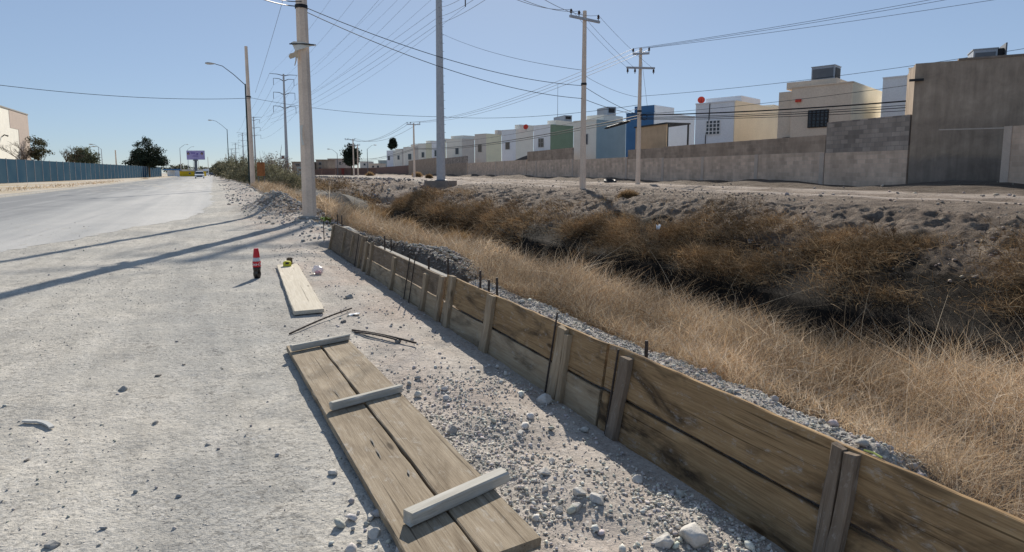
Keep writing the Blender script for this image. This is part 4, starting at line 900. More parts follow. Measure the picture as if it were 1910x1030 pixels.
e7, q7 = conc_pole(P7, 7.9, .18, .11, 'distant concrete pole beside the dark round tree', (0, 0)); ARM5 = crossarm(e7, P7+Vector((-.6, -.12, 7.7)), Vector((1, .1, 0)), 2.2, 3); crossarm(e7, P7+Vector((0, -.12, 6.5)), Vector((1, .1, 0)), 2.4, 3)
P7b = gpt(668, 134); P7b.z = .8
e7b, _ = conc_pole(P7b, 7.0, .18, .11, 'shorter distant pole just right of the one with two crossarms', (0, 0)); crossarm(e7b, P7b+Vector((-.4, -.12, 6.8)), Vector((1, .1, 0)), 2.0, 3)
# steel transmission line
TT = 13.7
def trans_pole(P, h, label, plinth=False):
    e = empty('transmission_pole', P, label, 'transmission pole', 'steel transmission poles along the ditch'); P = Vector(P)
    MB().tube([P+Vector((0, 0, -.5)), P+Vector((0, 0, h))], [.36, .17], 12).build('shaft', 'steel', e)
    ends = []
    for (z, L, rise) in ((h-.1, 2.7, .25), (h-1.0, 2.0, .45), (h-3.8, 2.1, .45), (h-6.6, 2.2, .45)):
        for sg in (-1, 1):
            a = P+Vector((0, 0, z-rise)); b = P+DT*sg*L*.45+Vector((0, 0, z)); c = P+DT*sg*L+Vector((0, 0, z+.02))
            arm = MB().tube([a, b, c], [.10, .07, .05], 6).build('arm', 'steeld', e)
            if L < 2.6:
                MB().tube([c, c-Vector((0, 0, 1.35))], [.045, .05], 5).build('insulator', 'ins', arm); ends.append(c-Vector((0, 0, 1.35)))
            else: ends.append(c)
    return e, ends
TP = []
Pm = gpt(822.5, 47); Pm.z = .8
e, en = trans_pole(Pm, 21.6, 'tall grey steel pole standing on a concrete plinth on the far bank'); TP.append(en)
MB().box(Pm+Vector((-.02, 0, -.48)), (2.0, 2.0, 1.08), Matrix.Rotation(R_(-14), 3, 'Z')).build('plinth', 'plinth', e)
MB().lathe([(.5, .0), (.5, .06), (.34, .09)], Pm+Vector((0, 0, .06)), 14).build('base_flange', 'steeld', e)
m = MB()
for k in range(26):
    z = 3.2+k*.62
    if z < 20.5:
        m.tube([Pm+Vector((.28-.006*k, -.1, z)), Pm+Vector((.45-.006*k, -.1, z))], .012, 4)
m.build('step_bolts', 'steeld', e)
for i, (x, Y, lab) in enumerate(((536, 125, 'steel transmission pole with drooping arms right of the orange board'), (477.5, 219, 'steel transmission pole half hidden by the second concrete pole'), (455.5, 306, 'distant steel transmission pole beyond the green lamp post'), (441.5, 409, 'farther steel transmission pole between lamp post and shorter ones'), (433.5, 505, 'farthest steel transmission pole over the pale bush'))):
    P = gpt(x, Y); P.z = .2; e, en = trans_pole(P, 21.6, lab); TP.append(en)
back = [p-DS*94 for p in TP[0]]
# lamps
def street_lamp(P, h, arm, label, mat='green', r=.11, reach=None, dirx=-1, group='street lamps along the road'):
    e = empty('street_lamp', P, label, 'street lamp', group); P = Vector(P); dv = (DT*dirx)
    MB().tube([P-Vector((0, 0, .3)), P+Vector((0, 0, h))], [r, r*.6], 8).build('post', mat, e)
    t = P+Vector((0, 0, h-.1)); pts = [t, t+dv*arm*.35+Vector((0, 0, arm*.33)), t+dv*arm*.7+Vector((0, 0, arm*.60)), t+dv*arm*.95+Vector((0, 0, arm*.66))]
    a = MB().tube(pts, [r*.4, r*.36, r*.34, r*.32], 6).build('arm', 'steeld', e)
    c = pts[-1]+dv*.35; ang = math.atan2(dv.y, dv.x); rm = Matrix.Rotation(ang, 3, 'Z')
    m = MB(); rings = [(-.45, .06), (-.3, .10), (0, .19), (.25, .20), (.42, .12), (.48, .03)]; V = []; F = []; n = 10
    for (x, w) in rings:
        for j in range(n):
            q = 2*math.pi*j/n; V.append(rm @ Vector((x, w*math.cos(q), w*.6*math.sin(q)))+c)
    for i in range(len(rings)-1):
        for j in range(n): F.append((i*n+j, i*n+(j+1) % n, (i+1)*n+(j+1) % n, (i+1)*n+j))
    F.append(tuple(range(n))); F.append(tuple(range(len(V)-n, len(V))))
    m.add(V, F).build('lamp_head', 'lampw', e, True); return e
P = gpt(465, 60); P.z = hz(*ST(P)); street_lamp(P, 10.0-.3+.4, 2.8, 'dark green street lamp beside the second concrete pole')
P = gpt(427.5, 128); P.z = .1; street_lamp(P, 10.6, 2.9, 'second green street lamp farther down the right roadside')
for i, (x, Y, h, l) in enumerate(((338, 240, 12.5, 'grey street lamp left of the lavender billboard'), (352, 300, 14.2, 'grey street lamp just behind the left edge of the billboard'), (361.5, 380, 12, 'small grey lamp post under the billboard'))):
    P = gpt(x, Y); street_lamp(P, h-1.2, 2.4, l, 'steel', .16, dirx=1)
for i, (x, Y, h, l) in enumerate(((187, 128, 7.6, 'short lamp post over the fence, left of a pair'), (192, 129, 7.2, 'short lamp post over the fence, right of a pair'))):
    street_lamp(gpt(x, Y), h-.6, .9, l, 'steel', .09, dirx=-1)
P = gpt(218, 136); conc_pole(P, 6.6, .16, .12, 'bare grey post standing over the middle of the fence', group='posts beyond the fence')
for (x, Y, l, yt) in ((686, 150, 'distant double armed lamp by the dark tree', 275), (630, 150, 'distant lamp with three heads left of the dark tree', 283)):
    street_lamp(gpt(x, Y, .8), (322-yt)*Y/FPX+.2, 1.7, l, 'steeld', .10, dirx=1 if x > 650 else -1)
for (x, Y, yt, l) in ((389, 420, 293, 'far wooden pole beyond the white car'), (396, 600, 305, 'farthest wooden pole by the road bend'), (371, 520, 300, 'far thin pole behind the white car'), (423, 330, 288, 'dark wooden pole before the distant lamp')):
    P = gpt(x, Y); e, q = conc_pole(P, (322-yt)*Y/FPX+1.5, .22, .15, l, group='far wooden poles'); 
# ------------------------------------------------------------------ wires
def wire(a, b, sag, label, r=.012, mat='wire', group=None, n=22):
    a, b = Vector(a), Vector(b); pts = [a.lerp(b, i/n)-Vector((0, 0, 4*sag*(i/n)*(1-i/n))) for i in range(n+1)]
    o = MB().tube(pts, r, 4, False).build('power_line' if mat == 'wire' else 'overhead_cable', mat, origin=a); return tag(o, label, 'wire' if mat == 'wire' else 'cable', group)
G1 = 'transmission wires along the ditch'
for i in range(8):
    wire(TP[0][i], TP[1][i], 1.4, 'high transmission wire from the tall steel pole to the next steel pole', .012, group=G1)
    wire(TP[1][i], TP[2][i], 1.1, 'transmission wire between the two farther steel poles', .02, group='distant transmission wires')
    if i % 2 == 0: wire(TP[2][i], TP[3][i], 1.1, 'far transmission wire over the roadside bushes', .025, group='far transmission wires')
for i in (2, 4, 6): wire(TP[0][i], back[i], 1.9, 'transmission wire running from the tall steel pole over the ditch', .016, group='transmission wires over the ditch')
for i, dz in enumerate((13.3, 12.6, 12.1)):
    wire(Pm+Vector((0, -.2, dz)), gpt(500+i*4, 125, 13-i*.6), .9, 'low wire fixed to the middle of the tall steel pole', .014, group='low wires on the steel pole')
    wire(Pm+Vector((0, -.2, dz)), atd(900+i*24, -30, 24), .2, 'short visible wire rising right from the tall steel pole', .012, group='wires rising from the steel pole')
for i, (x, y, lab) in enumerate(((820, -75, 'left wire of three leaving the single crossarm'), (850, -70, 'middle wire of three leaving the single crossarm'), (930, -60, 'right wire of three leaving the single crossarm'))): wire(ARM1[i], atd(x, y, 14), .35, lab, .009)
for i in range(3): wire(ARM1[i], ARM3[i]+Vector((0, 0, .3)), .12, ['left', 'middle', 'right'][i]+' wire between the two crossarm poles on the far bank', .009)
for i, (x, lab) in enumerate(((1735, 'upper wire of three running right over the roofs'), (1762, 'middle wire of three running right over the roofs'), (1850, 'lower wire of three running right over the roofs'))):
    st_ = [ARM2[0], ARM2[0].lerp(ARM2[1], .6), ARM2[1]][i]; b = atd(x+(x-1190)*.25, -26, 27); wire(st_, b, .12, lab, .010)
for i in range(3):
    st_ = [ARM2[0], ARM2[0].lerp(ARM2[1], .6), ARM2[1]][i]-Vector((0, 0, .05*i)); wire(st_, ARM4[i], 1.0, ['upper', 'middle', 'lower'][i]+' wire sagging from the double crossarm pole to the slim distant pole', .013, group='wires above the long block wall')
    wire(ARM4[i], ARM5[i], 1.5, ['upper', 'middle', 'lower'][i]+' wire sagging on from the slim distant pole', .022)
za = atd(565, 12, P1.y); zb_ = atd(1087, 160, P4.y); zc = atd(1190, 214, P5.y)
wire(za, zb_, .45, 'upper black cable from the nearest pole to the far bank', .012, 'cable'); wire(za-Vector((0, 0, .12)), atd(1087, 184, P4.y), .5, 'lower black cable from the nearest pole to the far bank', .012, 'cable')
wire(zb_, zc, .1, 'upper black cable between the far bank poles', .014, 'cable'); wire(atd(1087, 184, P4.y), P5+Vector((0, 0, 4.1)), .1, 'lower black cable between the far bank poles', .014, 'cable')
wire(za, atd(440, -22, 13), .1, 'lower black cable leaving the nearest pole to the upper left', .014, 'cable'); wire(za+Vector((0, 0, .15)), atd(470, -20, 14), .1, 'upper black cable leaving the nearest pole to the upper left', .012, 'cable')
band(e1, P1+Vector((-.03, 0, 0)), za.z-.02, .175, 'cable')
cA = atd(470, 183, P3.y)
wire(cA, atd(-260, 122, 34), .7, 'thin cable crossing the road to the left from the second concrete pole', .018, 'cable'); wire(cA, atd(822, 218, Pm.y), .35, 'thin cable from the second concrete pole towards the tall steel pole', .014, 'cable')
wire(atd(822, 218, Pm.y), atd(1190, 196, P5.y), .35, 'thin cable from the tall steel pole to the double crossarm pole', .012, 'cable')
wire(atd(1190, 180, P5.y), atd(2000, 76, 25), .25, 'thin upper cable running right above the houses', .010, 'cable'); wire(atd(1190, 214, P5.y), atd(2000, 112, 25), .25, 'thin second cable running right below the roof coolers', .010, 'cable')
wire(atd(822, 62, Pm.y), atd(1086, 131, P4.y), .35, 'single wire from the tall steel pole to the middle of the crossarm pole', .010); wire(atd(1088, 140, P4.y), atd(1189, 181, P5.y), .15, 'single wire continuing between the far bank poles', .009)
wire(atd(476, 173, P3.y), atd(532, -15, 30), .1, 'steep wire rising from the second concrete pole', .010)
for i, (y0, y1, r, lab) in enumerate(((215, 160, .032, 'thick black cable strung along the front of the houses'), (219, 170, .014, 'thin cable directly under the thick black cable'), (221, 176, .018, 'third cable along the front of the houses'), (223, 184, .014, 'lowest cable along the front of the houses'))):
    wire(atd(1190, y0, P5.y), atd(2000, y1, 24.5), .22, lab, r, 'cable')
for i, (y0, y1, r, lab) in enumerate(((216, 277, .03, 'thick black cable sagging left along the pale houses'), (221, 279, .022, 'second cable sagging left along the pale houses'), (203, 268, .012, 'thin top cable sagging left along the pale houses'))):
    wire(atd(1190, y0, P5.y), atd(773, y1, P6.y), .55, lab, r, 'cable'); wire(atd(773, y1, P6.y), atd(660, 296+i*3, P7.y), .6, lab.replace('along the pale houses', 'beyond the slim distant pole'), r, 'cable')
a = atd(1128, 240, 37.5); b = atd(1176, 226, 35.8); MB_ = MB().tube([a, a.lerp(b, .1), a.lerp(b, .85), b], [.03, .075, .085, .03], 8); tag(MB_.build('splice_case', 'cable', origin=a), 'black splice sleeve hanging on the cable left of the blue house', 'splice case')
wire(P5+Vector((.05, 0, 7.4)), P5+Vector((.6, .6, 4.6)), 0, 'steep stay wire on the double crossarm pole', .008)
# rags on the near pole
def flag(pts, mat, parent=None, label=None, name='rag', cat='rag', th=.012):
    P0 = Vector(pts[0]); m = MB(); n = len(pts); c = sum((Vector(p) for p in pts), Vector())/n
    fr = Vector((0, -th, 0)); v = [Vector(p)+fr for p in pts]+[Vector(p)-fr for p in pts]
    f = [tuple(range(n)), tuple(range(n, 2*n))[::-1]]+[(i, n+i, n+(i+1) % n, (i+1) % n) for i in range(n)]
    m.add(v, f); o = m.build(name, mat, parent, origin=None if parent else c)
    if label: tag(o, label, cat)
    return o
YP = P1.y-.27
e = empty('plastic_bag', atd(575, 88, YP), 'torn white bag with hanging rags tied high on the nearest pole', 'plastic bag')
def wrap_strip(top, bot, mat, parent, z_amp=.02):
    n = len(top); v = []; 
    for i in range(n):
        for (x, y) in (top[i], bot[i]): v.append(atd(x, y, YP+z_amp*math.sin(i*1.7+.5)))
    V = np.array([p[:] for p in v]); V2 = V+np.array([0, .012, 0]); q = np.array([[2*i, 2*i+1, 2*i+3, 2*i+2] for i in range(n-1)])
    return V, q
def sheet(name, mat, parent, top, bot, amp=.02):
    V, q = wrap_strip(top, bot, mat, parent, amp); k = len(V)
    return npmesh(name, np.concatenate([V, V+np.array([0, .012, 0])]), np.concatenate([q, q[:, ::-1]+k]), mat, parent, smooth=True)
sheet('bag', 'bagw', e, [(542, 80), (548, 77), (556, 78), (564, 78), (572, 80), (580, 82), (588, 83)], [(546, 85), (551, 96), (557, 93), (565, 91), (573, 88), (581, 86), (589, 86)], .03)
sheet('torn_tail', 'bago', e, [(552, 92), (548, 98), (541, 100), (538, 105)], [(556, 95), (555, 103), (548, 108), (541, 110)], .03)
sheet('torn_tail', 'bago', e, [(552, 94), (551, 103), (551, 113), (549, 122)], [(555, 94), (554, 103), (553, 113), (550, 123)], .02)
sheet('torn_tail', 'bago', e, [(555, 99), (558, 104), (559, 110)], [(553, 101), (554, 108), (559, 112)], .02)
MB().tube([atd(540, 82, YP), atd(566, 82, YP-.02), atd(589, 84, YP)], .02, 6).build('cord', 'darkmetal', e)
o = None
e = empty('cloth_rag', atd(563, 252, YP), 'narrow yellowish rag tied lower on the nearest pole', 'rag')
sheet('rag', 'bagw', e, [(559, 235), (560, 245), (561, 258), (563, 271)], [(565, 233), (564, 245), (564, 258), (568, 271)], .03)
P = W(18.55, 2.6, hz(18.55, 2.6)); scrap(608, 416, 22, 'lime yellow cloth lying at the foot of the nearest pole', 'lime', 61, cat='cloth', name='cloth_rag', h=.22)
# orange board, red sign
P = gpt(487, 50); P.z = hz(*ST(P)); e = empty('sign_board', P, 'rusty orange sign board standing among the bushes', 'sign')
MB().box(P+Vector((0, 0, 1.65)), (.62, .05, 1.15), Matrix.Rotation(R_(8), 3, 'Z')).build('panel', 'orange', e)
for dx in (-.25, .25): MB().tube([P+Vector((dx, .06, -.2)), P+Vector((dx, .06, 2.2))], .03, 6).build('leg', 'steeld', e)
P = gpt(529, 118); P.z = .3; e = empty('sign_board', P, 'small red and white sign on a thin post behind the bushes', 'sign')
MB().box(P+Vector((0, 0, 4.2)), (.75, .05, .75)).build('panel', 'paper', e); MB().box(P+Vector((0, -.03, 4.2)), (.5, .03, .5)).build('red_square', 'redwall', e); MB().tube([P, P+Vector((0, .05, 4.2))], .05, 6).build('post', 'steel', e)
# ------------------------------------------------------------------ walls and houses on the right
SL = .335; CW = 16.7+SL*25; NRM = math.hypot(1, SL)
WD = Vector((-SL, 1, 0))/NRM; WR = Vector((1, SL, 0))/NRM
def aw(x, off=0.0):     # distance along the wall line for a survey column
    k = ray(x, 322); k = k.x/k.y; c = CW+off*NRM; Y = c/(k+SL); X = k*Y; return X*WD.x+Y*WD.y, Y
def wp(a, off, z): 
    base = WR*((CW/NRM)+off); return base+WD*a+Vector((0, 0, z))
ANG = math.atan2(WD.y, WD.x)
def zof(x, y, Y): return atd(x, y, Y).z
def local_box(name, mat, parent, a0, a1, o0, o1, z0, z1):
    """box whose local X runs along the wall"""
    me = MB().box(((a1-a0)/2, -(o1-o0)/2, (z1-z0)/2), (a1-a0, o1-o0, z1-z0)); m = bpy.data.meshes.new(name); m.from_pydata([tuple(p) for p in me.v], [], me.f); m.update()
    w = Matrix.Rotation(ANG, 4, 'Z'); w.translation = wp(a0, o0, z0); return link(name, m, mat, parent, w)
class Frame:
    def __init__(s, C, f): s.C = Vector(C); s.f = Vector(f).normalized(); s.g = Vector((s.f.y, -s.f.x, 0)); s.ang = math.atan2(s.f.y, s.f.x)
    def p(s, a, o, z): q = s.C+s.f*a+s.g*o; q.z = z; return q
    def a(s, x, o=0.0):
        k = ray(x, 322); k = k.x/k.y; q = s.C+s.g*o; a = (k*q.y-q.x)/(s.f.x-k*s.f.y); return a, (q+s.f*a).y
    def box(s, name, mat, parent, a0, a1, o0, o1, z0, z1):
        me = MB().box(((a1-a0)/2, -(o1-o0)/2, (z1-z0)/2), (a1-a0, o1-o0, z1-z0)); m = bpy.data.meshes.new(name); m.from_pydata([tuple(p) for p in me.v], [], me.f); m.update()
        w = Matrix.Rotation(s.ang, 4, 'Z'); w.translation = s.p(a0, o0, z0); return link(name, m, mat, parent, w)
    def win(s, e, xa, xb, ya, yb, bars=0, frame='frame', o=0.0):
        a1, YA = s.a(xa, o); a0, YB = s.a(xb, o); Ym = (YA+YB)/2; z0, z1 = zof((xa+xb)/2, yb, Ym), zof((xa+xb)/2, ya, Ym); t = .06
        f = s.box('window', frame, e, a0, a1, o-.05, o-.005, z0, z1); s.box('pane', 'pane', f, a0+t, a1-t, o-.058, o-.052, z0+t, z1-t)
        if bars:
            m = MB(); w, h = a1-a0, z1-z0; R3 = Matrix.Rotation(s.ang, 3, 'Z')
            for i in range(1, bars): m.box(s.p(a0+w*i/bars, o-.075, (z0+z1)/2), (.06, .03, h-.04), R3); m.box(s.p((a0+a1)/2, o-.0755, z0+h*i/bars), (w-.04, .03, .05), R3)
            m.build('grille', frame, f)
    def cooler(s, xa, xb, yt, yb, o, label, dp=1.0, cat='rooftop cooler', name='rooftop_cooler'):
        A1, YA = s.a(xa, o); A0, YB = s.a(xb, o); Ym = (YA+YB)/2; z1 = zof((xa+xb)/2, yt, Ym); z0 = zof((xa+xb)/2, yb, Ym)-.25
        e = empty(name, s.p((A0+A1)/2, o, z0), label, cat, 'evaporative coolers and tanks on the roofs')
        s.box('casing', 'galv', e, A0, A1, o, o+dp, z0, z1); s.box('top_cap', 'galv', e, A0-.03, A1+.03, o-.03, o+dp+.03, z1+.001, z1+.04)
        s.box('louvre', 'darkmetal', e, A0-.03, A0-.005, o+.15, o+dp-.15, z0+.3, z1-.1); s.box('side_panel', 'steeld', e, A0+.06, A1-.06, o-.02, o-.004, z0+.32, z1-.12); return e
def rot_house(x0, x1, x2, yc, Y, label, wall, side, wins=(), raised=(), vp=-45.0, zb=.6):
    Y = Y or aw(x1, 3.2)[1]
    C = atd(x1, 322, Y); C.z = 0; F = Frame(C, (math.sin(R_(vp)), math.cos(R_(vp)), 0)); zt = zof(x1, yc, Y); L, _ = F.a(x0); k = ray(x2, 322); k = k.x/k.y
    D = (k*C.y-C.x)/(F.g.x-k*F.g.y); D = D if 0 < D < 14 else 9
    e = empty('house', F.p(0, 0, .8), label, 'house', 'row of houses behind the block wall')
    F.box('wall', wall, e, 0, L, 0, D, zb, zt); F.box('end_wall', side, e, -.05, -.002, .004, D, zb, zt-.03)
    F.box('parapet', wall, e, -.04, L+.02, -.05, .12, zt+.001, zt+.07); F.box('parapet', side, e, -.06, .1, .122, D, zt-.028, zt+.068)
    for (a0, a1, o0, o1, h, mt) in raised: F.box('roof_block', mt, e, a0*L, a1*L, o0, o1, zt+.002, zt+h)
    for w in wins: F.win(e, *w)
    return e, F, L, D, zt
def wall_section(x0, x1, label, lower, upper=None, pil=(), zb=.5):
    a1, Y1 = aw(x0); a0, Y0 = aw(x1)      # x1 is nearer
    e = empty('block_wall', wp(a0, 0, .8), label, 'wall', 'sections of the block wall before the houses')
    z1, mt = lower; local_box('base_wall', mt, e, a0, a1, 0, .2, zb, z1)
    if upper: local_box('upper_wall', upper[1], e, a0+.003, a1-.003, .02, .18, z1-.0, upper[0])
    for x in pil:
        a, _ = aw(x); local_box('pilaster', 'pilaster', e, a-.13, a+.13, -.03, .0, zb, z1+.01)
    return e
wall_section(1874, 2150, 'pale block wall at the right edge beyond the tall grey wall', (3.15, 'block'), None, (1874,))
C_ = atd(1909, 322, 23.2); D_ = atd(1694, 322, 25.0); C_.z = D_.z = 0; FT2 = Frame(C_, D_-C_); LT = (D_-C_).length
e = empty('block_building', FT2.p(0, 0, .8), 'tall dark rendered two storey wall, the largest one at the right', 'building')
FT2.box('wall', 'render', e, 0, LT, 0, 3.2, .4, 5.98); FT2.box('coping', 'render', e, -.03, LT*.62, -.03, .3, 5.981, 6.06)
FT2.box('joint_band', 'pilaster', e, LT*.1, LT*.75, -.012, -.001, 3.22, 3.27)
c = FT2.p(LT-.05, -.1, 5.3); MB().box(c, (.5, .12, .09), Matrix.Rotation(FT2.ang, 3, 'Z')).build('beam_end', 'darkmetal', e)
wall_section(1537, 1690, 'patched dark block wall stepping up to the tall grey wall', (2.45, 'block'), (3.92, 'blockp'), (1532,))
wall_section(1237, 1536, 'block wall with a darker top course before the white house with grid window', (2.50, 'block'), (3.33, 'blockd'), (1310, 1410))
wall_section(1170, 1237, 'lower block wall with dark top course under the tan shed', (2.55, 'block'), (3.28, 'blockd'), (1236,))
wall_section(1068, 1169, 'single course block wall between the two crossarm poles', (2.72, 'block'), None, (1168, 1068))
wall_section(983, 1067, 'block wall with a raised brown course before the white and green house', (2.82, 'block'), (3.9, 'blockd'), (1000,))
wall_section(872, 982, 'low even block wall before the cream row of houses', (3.0, 'block'), None, (870, 925, 940))
wall_section(826, 871, 'block wall with patchy grey top course right of the steel pole', (3.1, 'blockd'), (4.2, 'blockp'))
wall_section(762, 825, 'grey block wall left of the tall steel pole with a high top course', (3.1, 'blockd'), (4.55, 'blockd'))
wall_section(700, 761, 'far red brown end of the block wall', (3.4, 'redwall'))
def win(e, a0, a1, z0, z1, off, bars=0, frame='frame'):
    # front faces the ditch (towards -offset)
    t = .06
    f = local_box('window', frame, e, a0, a1, off-.05, off-.005, z0, z1)
    p = local_box('pane', 'pane', f, a0+t, a1-t, off-.058, off-.052, z0+t, z1-t)
    if bars:
        w = (a1-a0); h = z1-z0; m = MB()
        for i in range(1, bars):
            b = wp(a0+w*i/bars, off-.075, (z0+z1)/2); m.box(b, (.07, .03, h-.04), Matrix.Rotation(ANG, 3, 'Z')); b = wp((a0+a1)/2, off-.0755, z0+h*i/bars); m.box(b, (w-.04, .03, .06), Matrix.Rotation(ANG, 3, 'Z'))
        m.build('grille', frame, f)
    return f
def house(x0, x1, yl, label, wall, side=None, off=3.2, depth=7.5, wins=(), raised=(), y_at=None, name='house', zb=.6):
    """x0 far edge, x1 near corner of the facade; yl = roofline at the far edge"""
    a1, Y1 = aw(x0, off); a0, Y0 = aw(x1, off); zt = zof(x0 if y_at is None else y_at, yl, Y1 if y_at is None else aw(y_at, off)[1])
    e = empty(name, wp(a0, off, .8), label, 'house', 'row of houses behind the block wall')
    local_box('wall', wall, e, a0, a1, off, off+depth, zb, zt)
    if side: local_box('end_wall', side, e, a0-.05, a0-.001, off+.002, off+depth-.01, zb, zt-.02)
    local_box('parapet', wall, e, a0-.03, a1+.0, off-.04, off+.12, zt-.0, zt+.07)
    for r in raised:
        xa, xb, y, mt = r[:4]; o2 = off+(r[4] if len(r) > 4 else 1.0); A1, _ = aw(xa, o2); A0, YY = aw(xb, o2); z2 = zof(xb, y, YY)
        z2 = max(z2, zt+.6)
        if z2 > zt+.1: local_box('roof_block', mt, e, A0, A1, o2, o2+3.0, zt+.002, z2)
    if not y_at and a1-a0 > 1.2: local_box('wall_lamp', 'darkmetal', e, a1-.75, a1-.55, off-.22, off-.005, zt-1.0, zt-.78)
    for wn in wins:
        xa, xb, ya, yb = wn[:4]; A1, YA = aw(xa, off); A0, YB = aw(xb, off); Ym = (YA+YB)/2
        win(e, A0, A1, zof((xa+xb)/2, yb, Ym), zof((xa+xb)/2, ya, Ym), off, *(wn[4:]))
    return e, a0, a1, zt
def cooler(xa, xb, yt, yb, off, label, cat='rooftop cooler', dp=1.0, name='rooftop_cooler', damaged=False):
    A1, YA = aw(xa, off); A0, YB = aw(xb, off); Ym = (YA+YB)/2; z1 = zof((xa+xb)/2, yt, Ym); z0 = zof((xa+xb)/2, yb, Ym)-.5
    e = empty(name, wp((A0+A1)/2, off, z0), label, cat, 'evaporative coolers and tanks on the roofs')
    local_box('casing', 'galv', e, A0, A1, off, off+dp, z0, z1)
    local_box('top_cap', 'galv', e, A0-.03, A1+.03, off-.03, off+dp+.03, z1+.001, z1+.04)
    local_box('louvre', 'darkmetal', e, A0-.03, A0-.005, off+.15, off+dp-.15, z0+.6, z1-.1)
    return e
# nearest: beige block behind the tall wall, white house, cream house ...
rot_house(1682, 1990, 2120, 96, 29, 'beige upper storey showing over the tall dark wall', 'creamd', 'cream')
e = FT2.cooler(1798, 1842, 92, 119, .6, 'battered grey cooler on the roof over the tall dark wall', 1.2)
A1, _ = FT2.a(1846, .5); A0, _ = FT2.a(1859, .5); FT2.box('loose_panel', 'steeld', e, A0, A0+.05, .5, 1.6, 6.0, 6.62); FT2.box('fan_housing', 'darkmetal', e, A0+.06, A1+.1, .7, 1.5, 6.0, 6.45)
rot_house(1636, 1716, 1760, 139, 32.5, 'white plain house between the cream house and the tall dark wall', 'white', 'white')
e, F2, L2, D2, zt2 = rot_house(1470, 1580, 1634, 154, 33, 'cream house with barred window and a roof cooler', 'creamd', 'cream', wins=((1502, 1540, 205, 238, 5, 'darkmetal'),), raised=((.30, 1.16, .5, 3.5, .42, 'creamd'),))
A1, _ = F2.a(1451); F2.box('upper_bay', 'creamd', e, L2+.002, A1+.3, .4, 6, .6, zt2-.12)
_, Yq = F2.a(1466, .4); c = F2.p(L2+.15, .2, 3.55); MB().box(c, (.5, .5, .06)).build('ledge', 'darkmetal', e)
c = F2.p(F2.a(1483)[0], -.06, zof(1483, 188, F2.a(1483)[1])); MB().box(c, (.3, .14, .16), Matrix.Rotation(F2.ang, 3, 'Z')).build('wall_lamp', 'reddish', e)
F2.cooler(1504, 1546, 124, 149, .8, 'large grey box cooler on the cream house roof', 1.1)
e, F3, L3, D3, zt3 = rot_house(1294, 1365, 1450, 189, 40, 'white house with a grid window and red dish on its roof', 'whiteb', 'cream', wins=((1314, 1341, 224, 252, 4, 'framew'),), raised=((-.02, .9, .9, 4.0, .45, 'whiteb'), (.0, .5, 6.5, 9, .3, 'cream')))
m = MB(); q = [F3.p(F3.a(1320)[0], -.03, zt3-.02), F3.p(F3.a(1319)[0], -.03, zt3-1.2), F3.p(F3.a(1314)[0], -.03, zt3-2.2), F3.p(F3.a(1313)[0], -.03, 1.5)]; m.tube(q, .03, 5).build('wall_cable', 'darkmetal', e)
def dish(x, y, off, label, r=.38):
    _, Y = aw(x, off); c = atd(x, y, Y); e = empty('satellite_dish', c-Vector((0, 0, r)), label, 'satellite dish', 'red satellite dishes')
    nrm = Vector((-.3, -1, .25)).normalized(); q = nrm.to_track_quat('Z', 'Y').to_matrix(); m = MB(); V = []; F = []; n = 20
    for k, (rr, zz) in enumerate(((.02, 0), (.5, .05), (.85, .13), (1, .2))):
        for j in range(n): V.append(q @ Vector((rr*r*math.cos(6.283*j/n), rr*r*math.sin(6.283*j/n), zz*r))+c)
    for i in range(3):
        for j in range(n): F.append((i*n+j, i*n+(j+1) % n, (i+1)*n+(j+1) % n, (i+1)*n+j))
    F.append(tuple(range(n))[::-1]); m.add(V, F).build('reflector', 'reddish', e); MB().tube([c-nrm*.02, c-nrm*.12-Vector((0, 0, r*1.3))], .025, 6).build('mast', 'darkmetal', e)
    MB().tube([c-Vector((0, 0, r*.9)), c+nrm*r*.9], .015, 5).build('feed_arm', 'darkmetal', e)
dish(1308, 187, 3.4, 'red satellite dish on the white house with the grid window', .26)
rot_house(1166, 1217, 1292, 209, None, 'bright blue house with white end wall beside the double crossarm pole', 'blue', 'white', raised=((.0, .70, .02, 3.2, .58, 'blue'), (-.02, -.001, .03, 3.15, .56, 'white')))
# tan shed: boarded front, open right end
a1, Y1 = aw(1184, 1.2); a0, Y0 = aw(1241, 1.2); e = empty('shed', wp(a0, 1.2, .8), 'tan boarded shed with dark roof frame before the blue house, open on its right', 'shed')
zt = zof(1241, 229, Y0); k_ = ray(1284, 322); k_ = k_.x/k_.y; q_ = wp(a0, 1.2, 0); dp = (k_*q_.y-q_.x)/(WR.x-k_*WR.y); dp = min(max(dp, 1.5), 4.5)
local_box('wall', 'tan', e, a0, a1, 1.2, 1.28, 2.6, zt-.09); local_box('roof', 'darkmetal', e, a0-.1, a1+.1, 1.1, 1.2+dp, zt-.085, zt+.02)
for oo in (1.33, 1.2+dp-.1):
    for aa in (a0+.05, a1-.08): local_box('post', 'darkmetal', e, aa-.05, aa+.05, oo-.05, oo+.05, 2.6, zt-.09)
rot_house(1069, 1111, 1165, 224, None, 'cream house with blue grey end wall and roof tank', 'creaml', 'bluegreen', wins=((1088, 1096, 250, 270),), raised=((-.02, .75, 1.2, 4.5, .62, 'creaml'),))
cooler(1112, 1131, 202, 214, 5.6, 'grey water tank on the house with the blue grey end wall', 'roof tank', name='roof_tank')
rot_house(995, 1026, 1068, 233, None, 'white house with leaf green end wall', 'white', 'greenp', wins=((1004, 1014, 258, 275, 2),), raised=((.0, .5, 1.0, 4.5, .62, 'creaml'),))
cooler(1032, 1052, 218, 226, 5.8, 'grey flat cooler above the leaf green end wall')
c = atd(1040, 222, 76); tag(MB().tube([c-Vector((0, 0, .6)), c+Vector((0, 0, 4.2))], [.03, .02], 5).build('antenna_mast', 'steeld', origin=c), 'thin antenna mast on the house with the green end wall', 'antenna')
